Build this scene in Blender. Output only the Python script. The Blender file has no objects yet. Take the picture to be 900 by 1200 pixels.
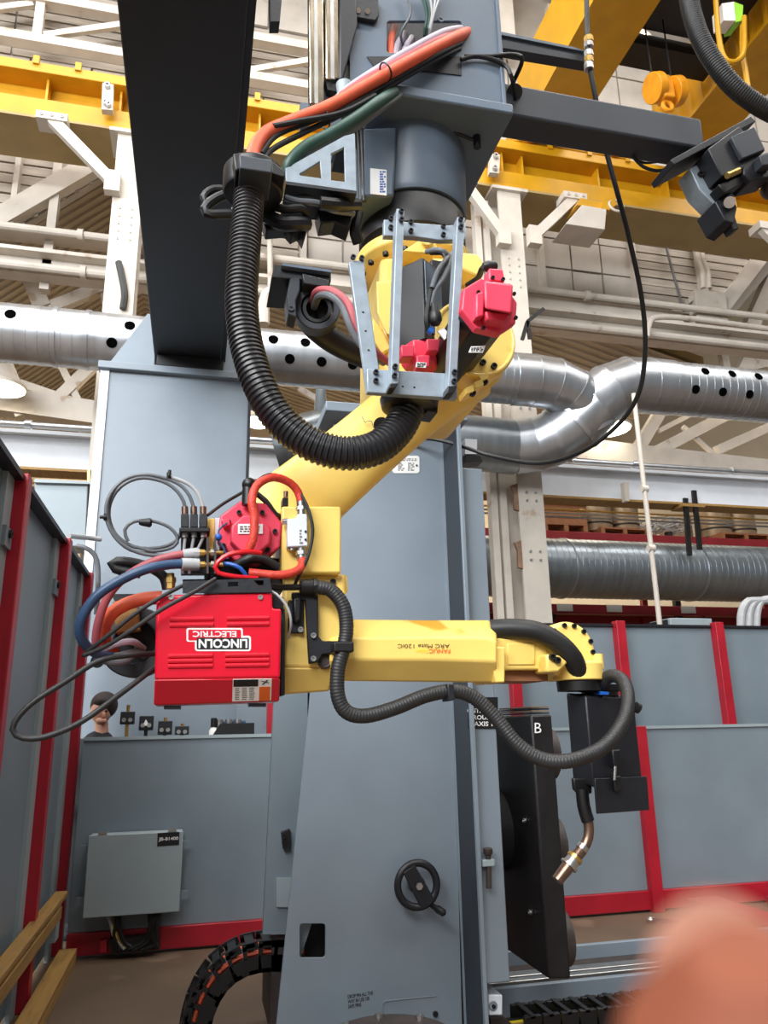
import bpy, bmesh, random
from math import sin, cos, pi, radians, sqrt, atan2, floor
from mathutils import Vector, Matrix
random.seed(7)
S = bpy.context.scene
COL = S.collection

# ------------------------------------------------------------------ camera
F = 901.0; YAW = radians(13.7); PIT = radians(15.5); ROL = radians(1.06); EYE = 1.6
FW = Vector((sin(YAW)*cos(PIT), cos(YAW)*cos(PIT), sin(PIT)))
_r = Vector((cos(YAW), -sin(YAW), 0)); _u = Vector((-sin(YAW)*sin(PIT), -cos(YAW)*sin(PIT), cos(PIT)))
RT = cos(ROL)*_r - sin(ROL)*_u; UP = sin(ROL)*_r + cos(ROL)*_u
CAMP = Vector((0, 0, EYE))
cd = bpy.data.cameras.new('camera'); cam = bpy.data.objects.new('camera', cd); COL.objects.link(cam)
cd.sensor_fit = 'VERTICAL'; cd.sensor_height = 36; cd.sensor_width = 27; cd.lens = F/1200*36
cam.matrix_world = Matrix(((RT.x, UP.x, -FW.x, 0), (RT.y, UP.y, -FW.y, 0), (RT.z, UP.z, -FW.z, EYE), (0, 0, 0, 1)))
cd.clip_start = .005; cd.clip_end = 200
cd.dof.use_dof = True; cd.dof.focus_distance = 3.0; cd.dof.aperture_fstop = 11
S.camera = cam
# ------------------------------------------------------------------ light
W = bpy.data.worlds.new('hall_daylight'); S.world = W; W.use_nodes = True
W.node_tree.nodes['Background'].inputs[0].default_value = (.93, .96, 1, 1)
W.node_tree.nodes['Background'].inputs[1].default_value = .26
def area(name, loc, sx, sy, power, col=(1, 1, 1), target=None):
    l = bpy.data.lights.new(name, 'AREA'); l.shape = 'RECTANGLE'; l.size = sx; l.size_y = sy; l.energy = power; l.color = col
    o = bpy.data.objects.new(name, l); COL.objects.link(o); o.location = loc
    t = Vector(target) if target else Vector((loc[0], loc[1], 0))
    o.rotation_euler = (t-Vector(loc)).to_track_quat('-Z', 'Y').to_euler()
    return o
area('skylight', (2.0, 1.0, 15.6), 26, 2.2, 3000, (1, .99, .97))
area('skylight', (2.0, 6.0, 15.6), 26, 1.2, 2200, (1, .99, .97))
area('skylight', (2.0, -5.0, 15.6), 26, 2.4, 2600, (1, .99, .97))
area('unseen_side_light', (-9.0, -7.0, 10.0), 18, 5.0, 7800, (.96, .98, 1), (3.0, 6, 2.5))  # added light out of view, set left so the fence shades the lower left
area('bay_lamp_light', (1.0, 17, 8.3), 12, 8, 900, (1, .85, .66))
area('bay_lamp_light', (8.5, 17, 8.3), 8, 8, 700, (1, .85, .66))
S.view_settings.view_transform = 'Standard'; S.view_settings.look = 'None'
S.view_settings.gamma = 1; S.view_settings.use_curve_mapping = False
S.view_settings.exposure = -.42

# ------------------------------------------------------------------ helpers
def ray(x, y): return FW + RT*((x-450)/F) + UP*((600-y)/F)
def PY(x, y, Y): d = ray(x, y); return CAMP + d*(Y/d.y)
def PX(x, y, X): d = ray(x, y); return CAMP + d*(X/d.x)
def PZ(x, y, Z): d = ray(x, y); return CAMP + d*((Z-EYE)/d.z)
def mpx(P): return (Vector(P)-CAMP).dot(FW)/F          # metres per picture pixel at a point
V = Vector
def lin(c): return tuple(((v/255)/12.92 if v/255 <= .04045 else ((v/255+.055)/1.055)**2.4) for v in c)
MATS = {}
def mat(name, rgb, rough=.5, metal=0, var=.12, scale=6, bump=0, bscale=60, spec=.5, coat=0, emit=0, stretch=None, dirt=None):
    if name in MATS: return MATS[name]
    m = bpy.data.materials.new(name); m.use_nodes = True; nt = m.node_tree; n = nt.nodes; b = n['Principled BSDF']
    c = lin(rgb)
    tc = n.new('ShaderNodeTexCoord'); src = tc.outputs['Object']
    if stretch:
        mp = n.new('ShaderNodeMapping'); mp.inputs['Scale'].default_value = stretch; nt.links.new(src, mp.inputs[0]); src = mp.outputs[0]
    if var > 0:
        nz = n.new('ShaderNodeTexNoise'); nz.inputs['Scale'].default_value = scale; nz.inputs['Detail'].default_value = 5
        nt.links.new(src, nz.inputs['Vector'])
        rp = n.new('ShaderNodeValToRGB'); e = rp.color_ramp.elements
        lo = tuple(v*(1-var) for v in c); hi = tuple(min(1, v*(1+var)) for v in c)
        e[0].position = .35; e[1].position = .65; e[0].color = (*lo, 1); e[1].color = (*hi, 1)
        if dirt:
            e[0].position = .3
            x = e.new(.36); x.color = (*lo, 1); e[0].color = (*lin(dirt), 1)
        nt.links.new(nz.outputs['Fac'], rp.inputs[0]); nt.links.new(rp.outputs[0], b.inputs['Base Color'])
        mr = n.new('ShaderNodeMapRange'); mr.inputs[3].default_value = max(.02, rough-.08); mr.inputs[4].default_value = min(1, rough+.08)
        nt.links.new(nz.outputs['Fac'], mr.inputs[0]); nt.links.new(mr.outputs[0], b.inputs['Roughness'])
    else:
        b.inputs['Base Color'].default_value = (*c, 1); b.inputs['Roughness'].default_value = rough
    b.inputs['Metallic'].default_value = metal; b.inputs['Specular IOR Level'].default_value = spec
    b.inputs['Coat Weight'].default_value = coat
    if bump:
        nb = n.new('ShaderNodeTexNoise'); nb.inputs['Scale'].default_value = bscale; nt.links.new(src, nb.inputs['Vector'])
        bp = n.new('ShaderNodeBump'); bp.inputs['Strength'].default_value = bump; bp.inputs['Distance'].default_value = .01
        nt.links.new(nb.outputs['Fac'], bp.inputs['Height']); nt.links.new(bp.outputs[0], b.inputs['Normal'])
    if emit:
        b.inputs['Emission Color'].default_value = (*c, 1); b.inputs['Emission Strength'].default_value = emit
    MATS[name] = m; return m

GREY = mat('machine_grey_paint', (128, 140, 151), .38, 0, .05, 2.5, .03, 200)
GREYD = mat('fence_grey_paint', (120, 133, 142), .42, 0, .06, 2, .03, 120)
BOOM = mat('boom_shaded_grey', (30, 32, 35), .5, 0, .08, 2, .03, 150)  # column grey darkened to hold the boom's underside shade
GREYB = mat('dark_grey_paint_and_shade', (48, 53, 60), .5, 0, .08, 2, .03, 150)  # dark grey parts; also carries shade on the channel web and side arm
BOXG = mat('enclosure_grey_paint', (150, 163, 168), .45, 0, .04, 3)
CARR = mat('carriage_grey_paint', (92, 106, 121), .4, 0, .08, 4, .03, 150)
ZINC = mat('brushed_steel', (146, 158, 168), .42, .3, .08, 30)
REDF = mat('fence_red_paint', (164, 22, 40), .42, 0, .1, 4)
REDM = mat('motor_red', (224, 62, 88), .4, 0, .06, 8)
REDW = mat('feeder_red_paint', (212, 8, 42), .3, 0, .05, 4, .02, 40, coat=.3)
YEL = mat('robot_yellow_paint', (242, 208, 112), .36, 0, .06, 5, .02, 60, dirt=(200, 150, 40))
CRY = mat('crane_yellow_paint', (196, 144, 16), .45, 0, .08, 3)
CRYO = mat('hook_block_orange', (228, 150, 20), .5, 0, .12, 6)
WHT = mat('aged_white_paint', (199, 191, 180), .55, 0, .07, 3, .05, 40, dirt=(170, 150, 130))
WHT2 = mat('wall_white_paint', (178, 171, 162), .6, 0, .08, 2.5, .08, 30, dirt=(160, 145, 130))
WHT3 = mat('wall_beam_pale_blue_white', (216, 222, 230), .5, 0, .06, 2)
PLANK = mat('whitewashed_planks', (168, 158, 146), .65, 0, .16, 5, .1, 30, stretch=(.4, 4, 4), dirt=(150, 128, 108))
CREAM = mat('cream_far_wall', (240, 222, 190), .7, 0, .05, 1)
TAN = mat('dull_yellow_soffit', (160, 136, 88), .6, 0, .1, 2)  # dull tan yellow for the runway's bottom plate and the ceiling backing
DECK = mat('roof_deck_tan', (172, 160, 140), .6, 0, .08, 1.5)
BLK = mat('black_plastic', (17, 17, 19), .42, 0, .1, 20)
BLKM = mat('black_painted_steel', (23, 25, 31), .45, 0, .15, 12, .05, 80)
RUB = mat('black_rubber', (20, 20, 21), .5, 0, .1, 30)
RUBB = mat('worn_rubber_hose', (34, 34, 35), .5, 0, .15, 20, .05, 120)
HOSE = mat('ribbed_conduit_black', (30, 30, 33), .36, 0, .08, 20)
GALV = mat('galvanised_duct', (186, 190, 195), .34, .9, .07, 2, .006, 12, stretch=(3, .6, .6))
GALVD = mat('galvanised_dull_duct', (160, 168, 174), .36, .88, .08, 3, .006, 12, stretch=(4, .6, .6))
STEEL = mat('bare_steel', (190, 190, 188), .32, .95, .08, 20)
CHROME = mat('rail_polished_steel', (200, 188, 168), .2, 1, .06, 8)
DARKST = mat('dark_fixture_steel', (26, 25, 26), .5, .2, .25, 8, .1, 60)
BROWNST = mat('scaled_brown_steel', (66, 58, 56), .55, .2, .2, 10, .1, 60)
COPPER = mat('copper_torch', (128, 104, 90), .34, .85, .2, 20)
BRASS = mat('brass', (200, 165, 95), .3, .9, .1, 20)
ORANGE = mat('orange_hose', (222, 92, 56), .48, 0, .1, 20)
REDH = mat('red_fabric_hose', (206, 62, 46), .5, 0, .16, 60, .25, 200)
REDT = mat('glossy_red_tube', (205, 25, 35), .25, 0, .05, 10)
BLUEH = mat('blue_hose', (46, 74, 108), .42, 0, .12, 20)
BLUE = mat('blue_plastic', (30, 90, 175), .4, 0, .08, 20)
PINKH = mat('faded_red_hose', (170, 84, 90), .5, 0, .15, 15)
LILAC = mat('lilac_hose', (170, 160, 172), .45, 0, .1, 15)
GREEN = mat('green_hose', (44, 76, 66), .45, 0, .12, 15)
GREYH = mat('grey_hose', (98, 102, 107), .38, 0, .1, 15)
PALEH = mat('clear_grey_tube', (176, 178, 180), .35, 0, .08, 15)
WHITE = mat('white_label', (236, 236, 234), .5, 0, .02, 20)
LBLK = mat('black_label', (22, 22, 25), .4, 0, .02, 20)
LORG = mat('orange_label', (225, 100, 30), .45, 0, .03, 20)
INK = mat('ink_grey', (110, 108, 108), .6, 0, 0)
LYEL = mat('yellow_sticker', (240, 220, 40), .45, 0, .03, 20)
WOOD = mat('pallet_wood', (146, 96, 62), .7, 0, .2, 10, .2, 40, stretch=(1, 6, 6))
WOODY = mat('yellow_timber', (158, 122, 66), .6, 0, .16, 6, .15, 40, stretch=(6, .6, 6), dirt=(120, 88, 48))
HOLE = mat('open_hole_black', (6, 6, 6), .95, 0, .05, 5, spec=0)
RUST = mat('bare_rusty_patch', (128, 100, 80), .7, 0, .25, 14)
COIL = mat('rolled_sheet_steel', (150, 128, 102), .42, .5, .2, 4)
FLOOR = mat('brown_concrete', (94, 77, 61), .6, 0, .16, 1.3, .15, 14, dirt=(110, 92, 76))
SKIN = mat('skin', (110, 54, 29), .7, 0, .07, 120, .1, 900)
SKINF = mat('face_skin', (206, 156, 134), .5, 0, .05, 30)
HAIR = mat('dark_hair', (44, 32, 28), .6, 0, .25, 60, .4, 150)
CLOTH = mat('dark_cloth', (30, 31, 36), .8, 0, .1, 20)
LAMP = mat('lamp_glow', (255, 244, 220), .5, 0, 0, emit=14)
GRNL = mat('green_lit_box', (150, 220, 60), .5, 0, .05, 10)
REDRK = mat('rack_red_paint', (150, 34, 44), .5, 0, .12, 5)
BLUET = mat('cabinet_blue_grey', (150, 163, 170), .5, 0, .05, 3)

ORG = {}
class MB:
    def __init__(s): s.bm = bmesh.new()
    def v(s, p): return s.bm.verts.new(V(p))
    def face(s, vs):
        try: return s.bm.faces.new(vs)
        except ValueError: return None
    def box(s, a, b):
        x0, x1 = sorted((a[0], b[0])); y0, y1 = sorted((a[1], b[1])); z0, z1 = sorted((a[2], b[2]))
        return s.hexa([(x0, y0, z0), (x1, y0, z0), (x1, y1, z0), (x0, y1, z0)], (0, 0, z1-z0))
    def hexa(s, quad, vec): return s.prism(quad, vec)
    def prism(s, pts, vec, holes=None):
        vec = V(vec); a = [s.v(p) for p in pts]; b = [s.v(V(p)+vec) for p in pts]; n = len(pts)
        s.face(a[::-1]); s.face(b)
        for i in range(n): s.face([a[i], a[(i+1) % n], b[(i+1) % n], b[i]])
        return s
    def pp(s, px, Y0, Y1):                       # picture outline standing on plane Y0, extruded to depth Y1
        return s.prism([PY(x, y, Y0) for x, y in px], (0, Y1-Y0, 0))
    def holed(s, outer, holes, vec):             # plate with rectangular-ish holes
        vec = V(vec); es = []
        for loop in [outer]+holes:
            vs = [s.v(p) for p in loop]
            for i in range(len(vs)): es.append(s.bm.edges.new((vs[i], vs[(i+1) % len(vs)])))
        r = bmesh.ops.triangle_fill(s.bm, use_beauty=True, use_dissolve=False, edges=es)
        fs = [g for g in r['geom'] if isinstance(g, bmesh.types.BMFace)]
        e = bmesh.ops.extrude_face_region(s.bm, geom=fs)
        bmesh.ops.translate(s.bm, verts=[g for g in e['geom'] if isinstance(g, bmesh.types.BMVert)], vec=vec)
        return s
    def loft(s, secs, closed=True, caps=True):
        rings = [[s.v(p) for p in q] for q in secs]; n = len(rings[0])
        for a, b in zip(rings, rings[1:]):
            for i in range(n if closed else n-1): s.face([a[i], a[(i+1) % n], b[(i+1) % n], b[i]])
        if caps and closed: s.face(rings[0][::-1]); s.face(rings[-1])
        return s
    def ring(s, c, u, w, r, n, ph=0): return [V(c)+V(u)*(r*cos(2*pi*i/n+ph))+V(w)*(r*sin(2*pi*i/n+ph)) for i in range(n)]
    def lathe(s, c, axis, prof, n=24, ph=0):     # prof: (height along axis, radius)
        ax = V(axis).normalized(); u = ax.orthogonal().normalized()
        if abs(ax.z) < .9: u = V((0, 0, 1)).cross(ax).normalized()
        w = ax.cross(u)
        return s.loft([s.ring(V(c)+ax*h, u, w, max(r, 1e-4), n, ph) for h, r in prof])
    def cyl(s, a, b, r, r2=None, n=16, ph=0):
        a = V(a); b = V(b); L = (b-a).length
        return s.lathe(a, b-a, [(0, r), (L, r if r2 is None else r2)], n, ph)
    def pipe_ring(s, c, axis, ri, ro, h, n=28):
        ax = V(axis).normalized(); u = ax.orthogonal().normalized(); w = ax.cross(u); c = V(c)
        R = [s.ring(c+ax*hh, u, w, rr, n) for hh, rr in ((0, ro), (h, ro), (h, ri), (0, ri))]
        vs = [[s.v(p) for p in q] for q in R]
        for k in range(4):
            a, b = vs[k], vs[(k+1) % 4]
            for i in range(n): s.face([a[i], a[(i+1) % n], b[(i+1) % n], b[i]])
        return s
    def torus(s, c, axis, R, r, n=28, k=8):
        ax = V(axis).normalized(); u = ax.orthogonal().normalized(); w = ax.cross(u); c = V(c); vs = []
        for i in range(n):
            a = 2*pi*i/n; d = u*cos(a)+w*sin(a)
            vs.append([s.v(c+d*(R+r*cos(2*pi*j/k))+ax*(r*sin(2*pi*j/k))) for j in range(k)])
        for i in range(n):
            for j in range(k): s.face([vs[i][j], vs[(i+1) % n][j], vs[(i+1) % n][(j+1) % k], vs[i][(j+1) % k]])
        return s
    def sphere(s, c, r, sc=(1, 1, 1), n=16, m=10):
        c = V(c); secs = []
        for i in range(1, m):
            a = pi*i/m
            secs.append([c+V((r*sc[0]*sin(a)*cos(2*pi*j/n), r*sc[1]*sin(a)*sin(2*pi*j/n), -r*sc[2]*cos(a))) for j in range(n)])
        return s.loft(secs)
    def tube(s, pts, r, n=10, step=None, rib=None, sm=True):
        """swept round tube; rib=(pitch, depth) gives a corrugated hose; r may be a function of 0..1"""
        P = path(pts, step or .02) if sm else [V(p) for p in pts]
        if rib:
            pitch, dep = rib; P = path(pts, pitch/4)
        T = [(P[min(i+1, len(P)-1)]-P[max(i-1, 0)]).normalized() for i in range(len(P))]
        u = T[0].orthogonal().normalized(); secs = []
        for i, p in enumerate(P):
            u = (u-T[i]*u.dot(T[i])).normalized(); w = T[i].cross(u)
            rr = r(i/(len(P)-1)) if callable(r) else r
            if rib and i % 4 in (2, 3): rr -= rib[1]
            secs.append(s.ring(p, u, w, rr, n))
        return s.loft(secs)
    def tpx(s, q, rpx, **k):
        P = [PY(*a) for a in q]; return s.tube(P, rpx*mpx(P[len(P)//2]), **k)
    def build(s, name, m, parent=None, bev=0, seg=2, ang=35):
        bmesh.ops.recalc_face_normals(s.bm, faces=s.bm.faces)
        off = ORG.get(parent.name, V()) if parent else V()
        if off.length: bmesh.ops.translate(s.bm, verts=s.bm.verts, vec=-off)
        me = bpy.data.meshes.new(name); s.bm.to_mesh(me); s.bm.free()
        for p in me.polygons: p.use_smooth = True
        me.set_sharp_from_angle(angle=radians(ang))
        me.materials.append(m)
        o = bpy.data.objects.new(name, me); COL.objects.link(o)
        if parent: o.parent = parent; ORG[o.name] = off
        if bev:
            b = o.modifiers.new('edge', 'BEVEL'); b.width = bev; b.segments = seg; b.limit_method = 'ANGLE'; b.angle_limit = radians(40); b.harden_normals = False
        return o
def path(pts, step):
    P = [V(p) for p in pts]
    if len(P) == 2: Q = [P[0].lerp(P[1], i/20) for i in range(21)]
    else:
        E = [P[0]*2-P[1]]+P+[P[-1]*2-P[-2]]; Q = []
        for i in range(1, len(E)-2):
            a, b, c, d = E[i-1:i+3]
            for k in range(16):
                t = k/16
                Q.append(.5*((2*b)+(c-a)*t+(2*a-5*b+4*c-d)*t*t+(3*b-a-3*c+d)*t**3))
        Q.append(P[-1])
    L = [0]
    for a, b in zip(Q, Q[1:]): L.append(L[-1]+(b-a).length)
    n = max(2, int(round(L[-1]/step))); out = []; j = 0
    for i in range(n+1):
        t = L[-1]*i/n
        while j < len(Q)-2 and L[j+1] < t: j += 1
        d = L[j+1]-L[j]; out.append(Q[j].lerp(Q[j+1], (t-L[j])/d if d > 1e-9 else 0))
    return out
def thing(name, label, cat, loc, group=None):
    o = bpy.data.objects.new(name, None); COL.objects.link(o); o.location = loc; o.empty_display_size = .1
    ORG[o.name] = V(loc); return tag(o, label, cat, group)
def tag(o, label, cat, group=None, kind=None):
    o['label'] = label; o['category'] = cat
    if group: o['group'] = group
    if kind: o['kind'] = kind
    return o
def struct(o): o['kind'] = 'structure'; return o
def single(mb, name, m, label, cat, group=None, **k):   # a thing that is one mesh, origin moved to its base
    o = mb.build(name, m, None, **k); me = o.data
    lo = V((min(v.co.x for v in me.vertices), min(v.co.y for v in me.vertices), min(v.co.z for v in me.vertices)))
    hi = V((max(v.co.x for v in me.vertices), max(v.co.y for v in me.vertices), max(v.co.z for v in me.vertices)))
    c = V(((lo.x+hi.x)/2, (lo.y+hi.y)/2, lo.z)); me.transform(Matrix.Translation(-c)); o.location = c; ORG[o.name] = c
    return tag(o, label, cat, group)
def bolts(parent, pts, axis, r, h, m=BLKM, name='bolt', n=8):
    """alike cap screws that share one mesh, each its own part"""
    off = ORG.get(parent.name, V()); me = None; ax = V(axis).normalized()
    for p in pts:
        p = V(p)
        if me is None:
            b = MB(); b.lathe((0, 0, 0), ax, [(0, r), (h, r), (h, r*.55), (h*.45, r*.5)], n)
            o = b.build(name, m, None); me = o.data
        else:
            o = bpy.data.objects.new(name, me); COL.objects.link(o)
        o.parent = parent; o.location = p-off; ORG[o.name] = p
def text(s, p00, right, up, m, parent=None, thick=.001, name='lettering', bold=0.0):
    """lettering fitted to the parallelogram p00 + right + up"""
    c = bpy.data.curves.new(name, 'FONT'); c.body = s; c.align_x = 'LEFT'; c.offset = bold; c.resolution_u = 3; c.space_line = .95
    t = bpy.data.objects.new(name, c); COL.objects.link(t)
    me = bpy.data.meshes.new_from_object(t.evaluated_get(bpy.context.evaluated_depsgraph_get()))
    bpy.data.objects.remove(t); bpy.data.curves.remove(c)
    xs = [v.co.x for v in me.vertices]; ys = [v.co.y for v in me.vertices]
    x0, x1, y0, y1 = min(xs), max(xs), min(ys), max(ys); right = V(right); up = V(up); nrm = right.cross(up).normalized()
    b = MB(); b.bm.from_mesh(me); bpy.data.meshes.remove(me)
    for v in b.bm.verts: v.co = V(p00)+right*((v.co.x-x0)/(x1-x0))+up*((v.co.y-y0)/(y1-y0))+nrm*thick
    o = b.build(name, m, parent); 
    return o
def ptext(s, x0, y0, x1, y1, Y, m, parent, flip=False, bold=0, dy=0, thick=.001):
    """text whose box in the picture is (x0,y0)-(x1,y1) on plane Y; flip = upside down"""
    a = PY(x0, y1, Y); b = PY(x1, y1+dy, Y); c = PY(x0, y0, Y)
    if flip:
        a = PY(x1, y0, Y); b = PY(x0, y0+dy, Y); c = PY(x1, y1, Y)
    return text(s, a, b-a, c-a, m, parent, bold=bold, thick=thick)
def inkrows(parent, x0, y0, x1, y1, Y, rows, m=INK, name='print'):
    """rows of fine print too small to read, flat ink bars"""
    b = MB(); rnd = random.Random(int(x0*7+y0))
    for i in range(rows):
        y = y0+(y1-y0)*(i+.5)/rows; h = (y1-y0)/rows*.28; x = x0
        while x < x1-2:
            w = rnd.uniform(1.5, 4.5); e = min(x+w, x1); b.pp([(x, y-h), (e, y-h), (e, y+h), (x, y+h)], Y, Y-.0006); x = e+rnd.uniform(.6, 1.6)
    return b.build(name, m, parent)
def rpp(x0, y0, x1, y1, r=3, k=4):               # rounded picture rectangle
    out = []
    for cx, cy, a in ((x1-r, y0+r, -90), (x1-r, y1-r, 0), (x0+r, y1-r, 90), (x0+r, y0+r, 180)):
        for i in range(k+1):
            t = radians(a+90*i/k); out.append((cx+r*cos(t), cy+r*sin(t)))
    return out
def bar(mb, a, b, w, d=None):                    # rectangular bar from a to b
    a = V(a); b = V(b); t = (b-a).normalized(); d = d or w
    s = t.cross(V((0, 1, 0))); s = s.normalized() if s.length > 1e-3 else V((1, 0, 0)); q = t.cross(s).normalized()
    mb.prism([a+s*w/2+q*d/2, a-s*w/2+q*d/2, a-s*w/2-q*d/2, a+s*w/2-q*d/2], b-a)

# ================================================================== SETTING
b = MB(); b.box((-14, -6, -.2), (22, 30, 0)); struct(b.build('floor', FLOOR))
b = MB(); b.box((-14, 20, 0), (22, 20.2, 17)); struct(b.build('wall_far', CREAM))
# upper back wall: backing with its planks and square panels
wb = MB(); Yw = 11.3
wb.prism([(-1.55, Yw, 8.9), (9.15, Yw, 8.9), (10.75, Yw, 10.75), (15, Yw, 15.6), (15, Yw, 18.5), (-9, Yw, 18.5), (-9, Yw, 10.9), (-6, Yw, 6.4), (-3.35, Yw, 8.75), (-1.6, Yw, 10.5)], (0, .15, 0))
wall = struct(wb.build('wall_back', WHT2))
rnd = random.Random(3); meshes = {}
def piece(name, x0, x1, z0, z1, m, gap=.012, dep=.05):
    key = (name, round(x1-x0, 2), round(z1-z0, 2), m.name)
    j = rnd.uniform(-.012, .012)
    if key not in meshes:
        b = MB(); b.box((gap, -dep, gap), (x1-x0-gap, 0, z1-z0-gap)); o = b.build(name, m, None, 0); meshes[key] = o.data
    else:
        o = bpy.data.objects.new(name, meshes[key]); COL.objects.link(o)
    o.parent = wall; o.location = (x0, Yw+j-.012, z0)
for k in range(12):                                    # planks of the lower left gable
    z = 8.75+k*.185
    x1 = 1.3; x0 = -1.5 if z < 10.4 else -3.3-(z-10.4)*.3
    if z < 10.5:
        xl = -3.2+(z+.1-8.75)*.0-3.0; xr = -3.35+(z+.09-8.75)
        if xr > -3.2: piece('plank', -5.2, xr if xr < -1.6 else -1.6, z, z+.18, PLANK)
    else: piece('plank', -5.2, -1.6, z, z+.18, PLANK)
    piece('plank', -1.5, 1.35, z, z+.18, PLANK)
for k in range(12):                                    # planks of the lower right gable
    z = 8.95+k*.175; xr = 9.15+(z-8.9)*.865
    piece('plank', 7.66, max(xr, 8.1), z, z+.17, PLANK)
for i in range(10):                                    # square sheet panels between the gables
    for k in range(4): piece('panel', 1.5+i*.61, 1.5+i*.61+.6, 8.97+k*.62, 8.97+k*.62+.61, WHT2)
for i in range(13): piece('panel', -5+i*.95, -5+i*.95+.94, 11.45 if i > 7 else 11.1, 12.3, WHT2)
for k in range(9):
    for i in range(4): piece('plank', -6+i*2.6, -6+i*2.6+2.59, 12.3+k*.165, 12.3+k*.165+.16, PLANK)
for i in range(10):
    for k in range(3): piece('panel', 4.6+i*.8, 4.6+i*.8+.79, 12.35+k*.95, 13.29+k*.95, WHT2)
for i in range(9):
    for k in range(2): piece('panel', -4+i*.95, -4+i*.95+.94, 13.85+k*1.1, 13.85+k*1.1+1.09, WHT2)
for i in range(5): piece('panel', 7.4+i*.8, 7.4+i*.8+.79, 11.45, 12.3, WHT2)
# white cover strips and girts on the wall
tn = [0]
def trim(a, c, m=WHT, bev=0):
    tn[0] += 1; b = MB(); b.box(a, c); return struct(b.build('trim_%d' % tn[0], m, None, bev))
for x in (1.42, 3.93, 5.74, 7.62, -1.52): trim((x-.05, 11.12, 8.9), (x+.05, 11.26, 11.2))
trim((9.0, 11.1, 9.3), (9.12, 11.26, 11.3))
trim((-2.55, 11.1, 8.0), (-2.42, 11.26, 11.3)); trim((-3.1, 11.1, 9.0), (-3.02, 11.26, 11.3))
trim((-8, 11.0, 8.86), (8.2, 11.28, 8.98))
b = MB()                                              # white steel girt, channel shaped
for z0, z1 in ((8.12, 8.2), (8.5, 8.56)): b.box((-10, 10.9, z0), (15, 11.15, z1))
b.box((-10, 11.1, 8.2), (15, 11.15, 8.5)); struct(b.build('trim_girt', WHT))
b = MB(); b.box((1.2, 11.0, 8.62), (8.4, 11.1, 8.84)); struct(b.build('trim_ledge', WHT))
b = MB(); bar(b, (-6.0, 11.15, 6.45), (-1.62, 11.15, 10.66), .3, .2); struct(b.build('trim_rafter_left', WHT))
b = MB(); bar(b, (9.15, 11.15, 8.85), (14, 11.15, 14.45), .26, .2); struct(b.build('trim_rafter_right', WHT))
# ceiling of the neighbouring bay: ribbed deck seen from below
def deck(name, A, B, Y0, Y1, pitch, m, across=True):
    """corrugated sheet between the x-z points A and B, running from Y0 to Y1"""
    A = V((A[0], 0, A[1])); B = V((B[0], 0, B[1])); t = (B-A).normalized(); nr = V((t.z, 0, -t.x)); L = (B-A).length
    b = MB(); secs = []
    if across:
        n = int(L/pitch)
        prof = []
        for i in range(n):
            for f, h in ((0, 0), (.62, 0), (.7, .035), (.92, .035)): prof.append(A+t*((i+f)*pitch)+nr*h)
        rows = [[b.v(p+V((0, y, 0))) for p in prof] for y in (Y0, Y1)]
    else:
        n = int((Y1-Y0)/pitch); rows = []
        for i in range(n):
            for f, h in ((0, 0), (.62, 0), (.7, .035), (.92, .035)):
                rows.append([b.v(A+nr*h+V((0, Y0+(i+f)*pitch, 0))), b.v(B+nr*h+V((0, Y0+(i+f)*pitch, 0)))])
    for r0, r1 in zip(rows, rows[1:]):
        for i in range(len(r0)-1): b.face([r0[i], r0[i+1], r1[i+1], r1[i]])
    return struct(b.build(name, m, None, ang=20))
b = MB(); b.box((-20, -14, 16.2), (26, 11.25, 16.4)); struct(b.build('ceiling', DECK))
for i in range(7): b = MB(); b.box((-16+i*6, -14, 15.8), (-15.8+i*6, 11.2, 16.2)); struct(b.build('trim_roof_%d' % (i+1), WHT))
deck('ceiling', (-9, 3.6), (-1.5, 10.75), 11.5, 20, .21, DECK, False)
deck('ceiling', (-1.5, 10.75), (9.1, 8.0), 11.5, 20, .21, DECK, False)
deck('ceiling', (9.1, 8.6), (17, 17.7), 11.5, 20, .21, DECK, False)
b = MB(); b.prism([(-1.5, 11.5, 10.84), (9.1, 11.5, 8.09), (9.1, 11.5, 8.24), (-1.5, 11.5, 10.95)], (0, 8.5, 0)); struct(b.build('ceiling_backing', TAN))

# roof trusses of the neighbouring bay
def truss(label, segs, Y, w, m=WHT, name='roof_truss'):
    P0 = PY(*segs[0][:2], Y); t = thing(name, label, 'truss', P0)
    for i, (x0, y0, x1, y1, *k) in enumerate(segs):
        b = MB(); ww = k[0] if k else w
        bar(b, PY(x0, y0, Y), PY(x1, y1, Y), ww, ww*.8); b.build('chord' if i == 0 else 'brace', m, t)
    return t
truss('cream roof truss seen below the silver duct at far left', [(-40, 465, 150, 492, .42), (-5, 440, 105, 478, .14), (58, 478, 112, 425, .2), (-10, 395, 30, 488, .3), (60, 405, 92, 470, .12)], 13.4, .16)
truss('cream roof truss above the silver duct at far left', [(-30, 205, 60, 300, .1), (25, 300, 50, 362, .28), (58, 362, 118, 338, .2), (118, 338, 126, 370, .08)], 12.6, .16)
truss('cream roof truss behind the perforated duct on the right, above the pale beam', [(620, 522, 960, 560, .45), (762, 533, 860, 482, .24), (745, 530, 775, 480, .24), (690, 520, 716, 468, .16), (840, 528, 930, 488, .2), (772, 505, 815, 483, .1), (800, 500, 845, 540, .09)], 13.6, .16)
truss('cream roof struts right of the white electrical box', [(878, 385, 905, 325, .3), (868, 440, 886, 398, .3), (846, 408, 850, 432, .16), (870, 432, 930, 418, .2), (852, 368, 905, 306, .2)], 12.4, .2)
truss('dark roof braces showing between hose and arm in the middle', [(300, 480, 420, 505, .12), (350, 455, 400, 485, .1), (610, 372, 672, 352, .2), (630, 395, 700, 345, .22)], 13.0, .1)
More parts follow.
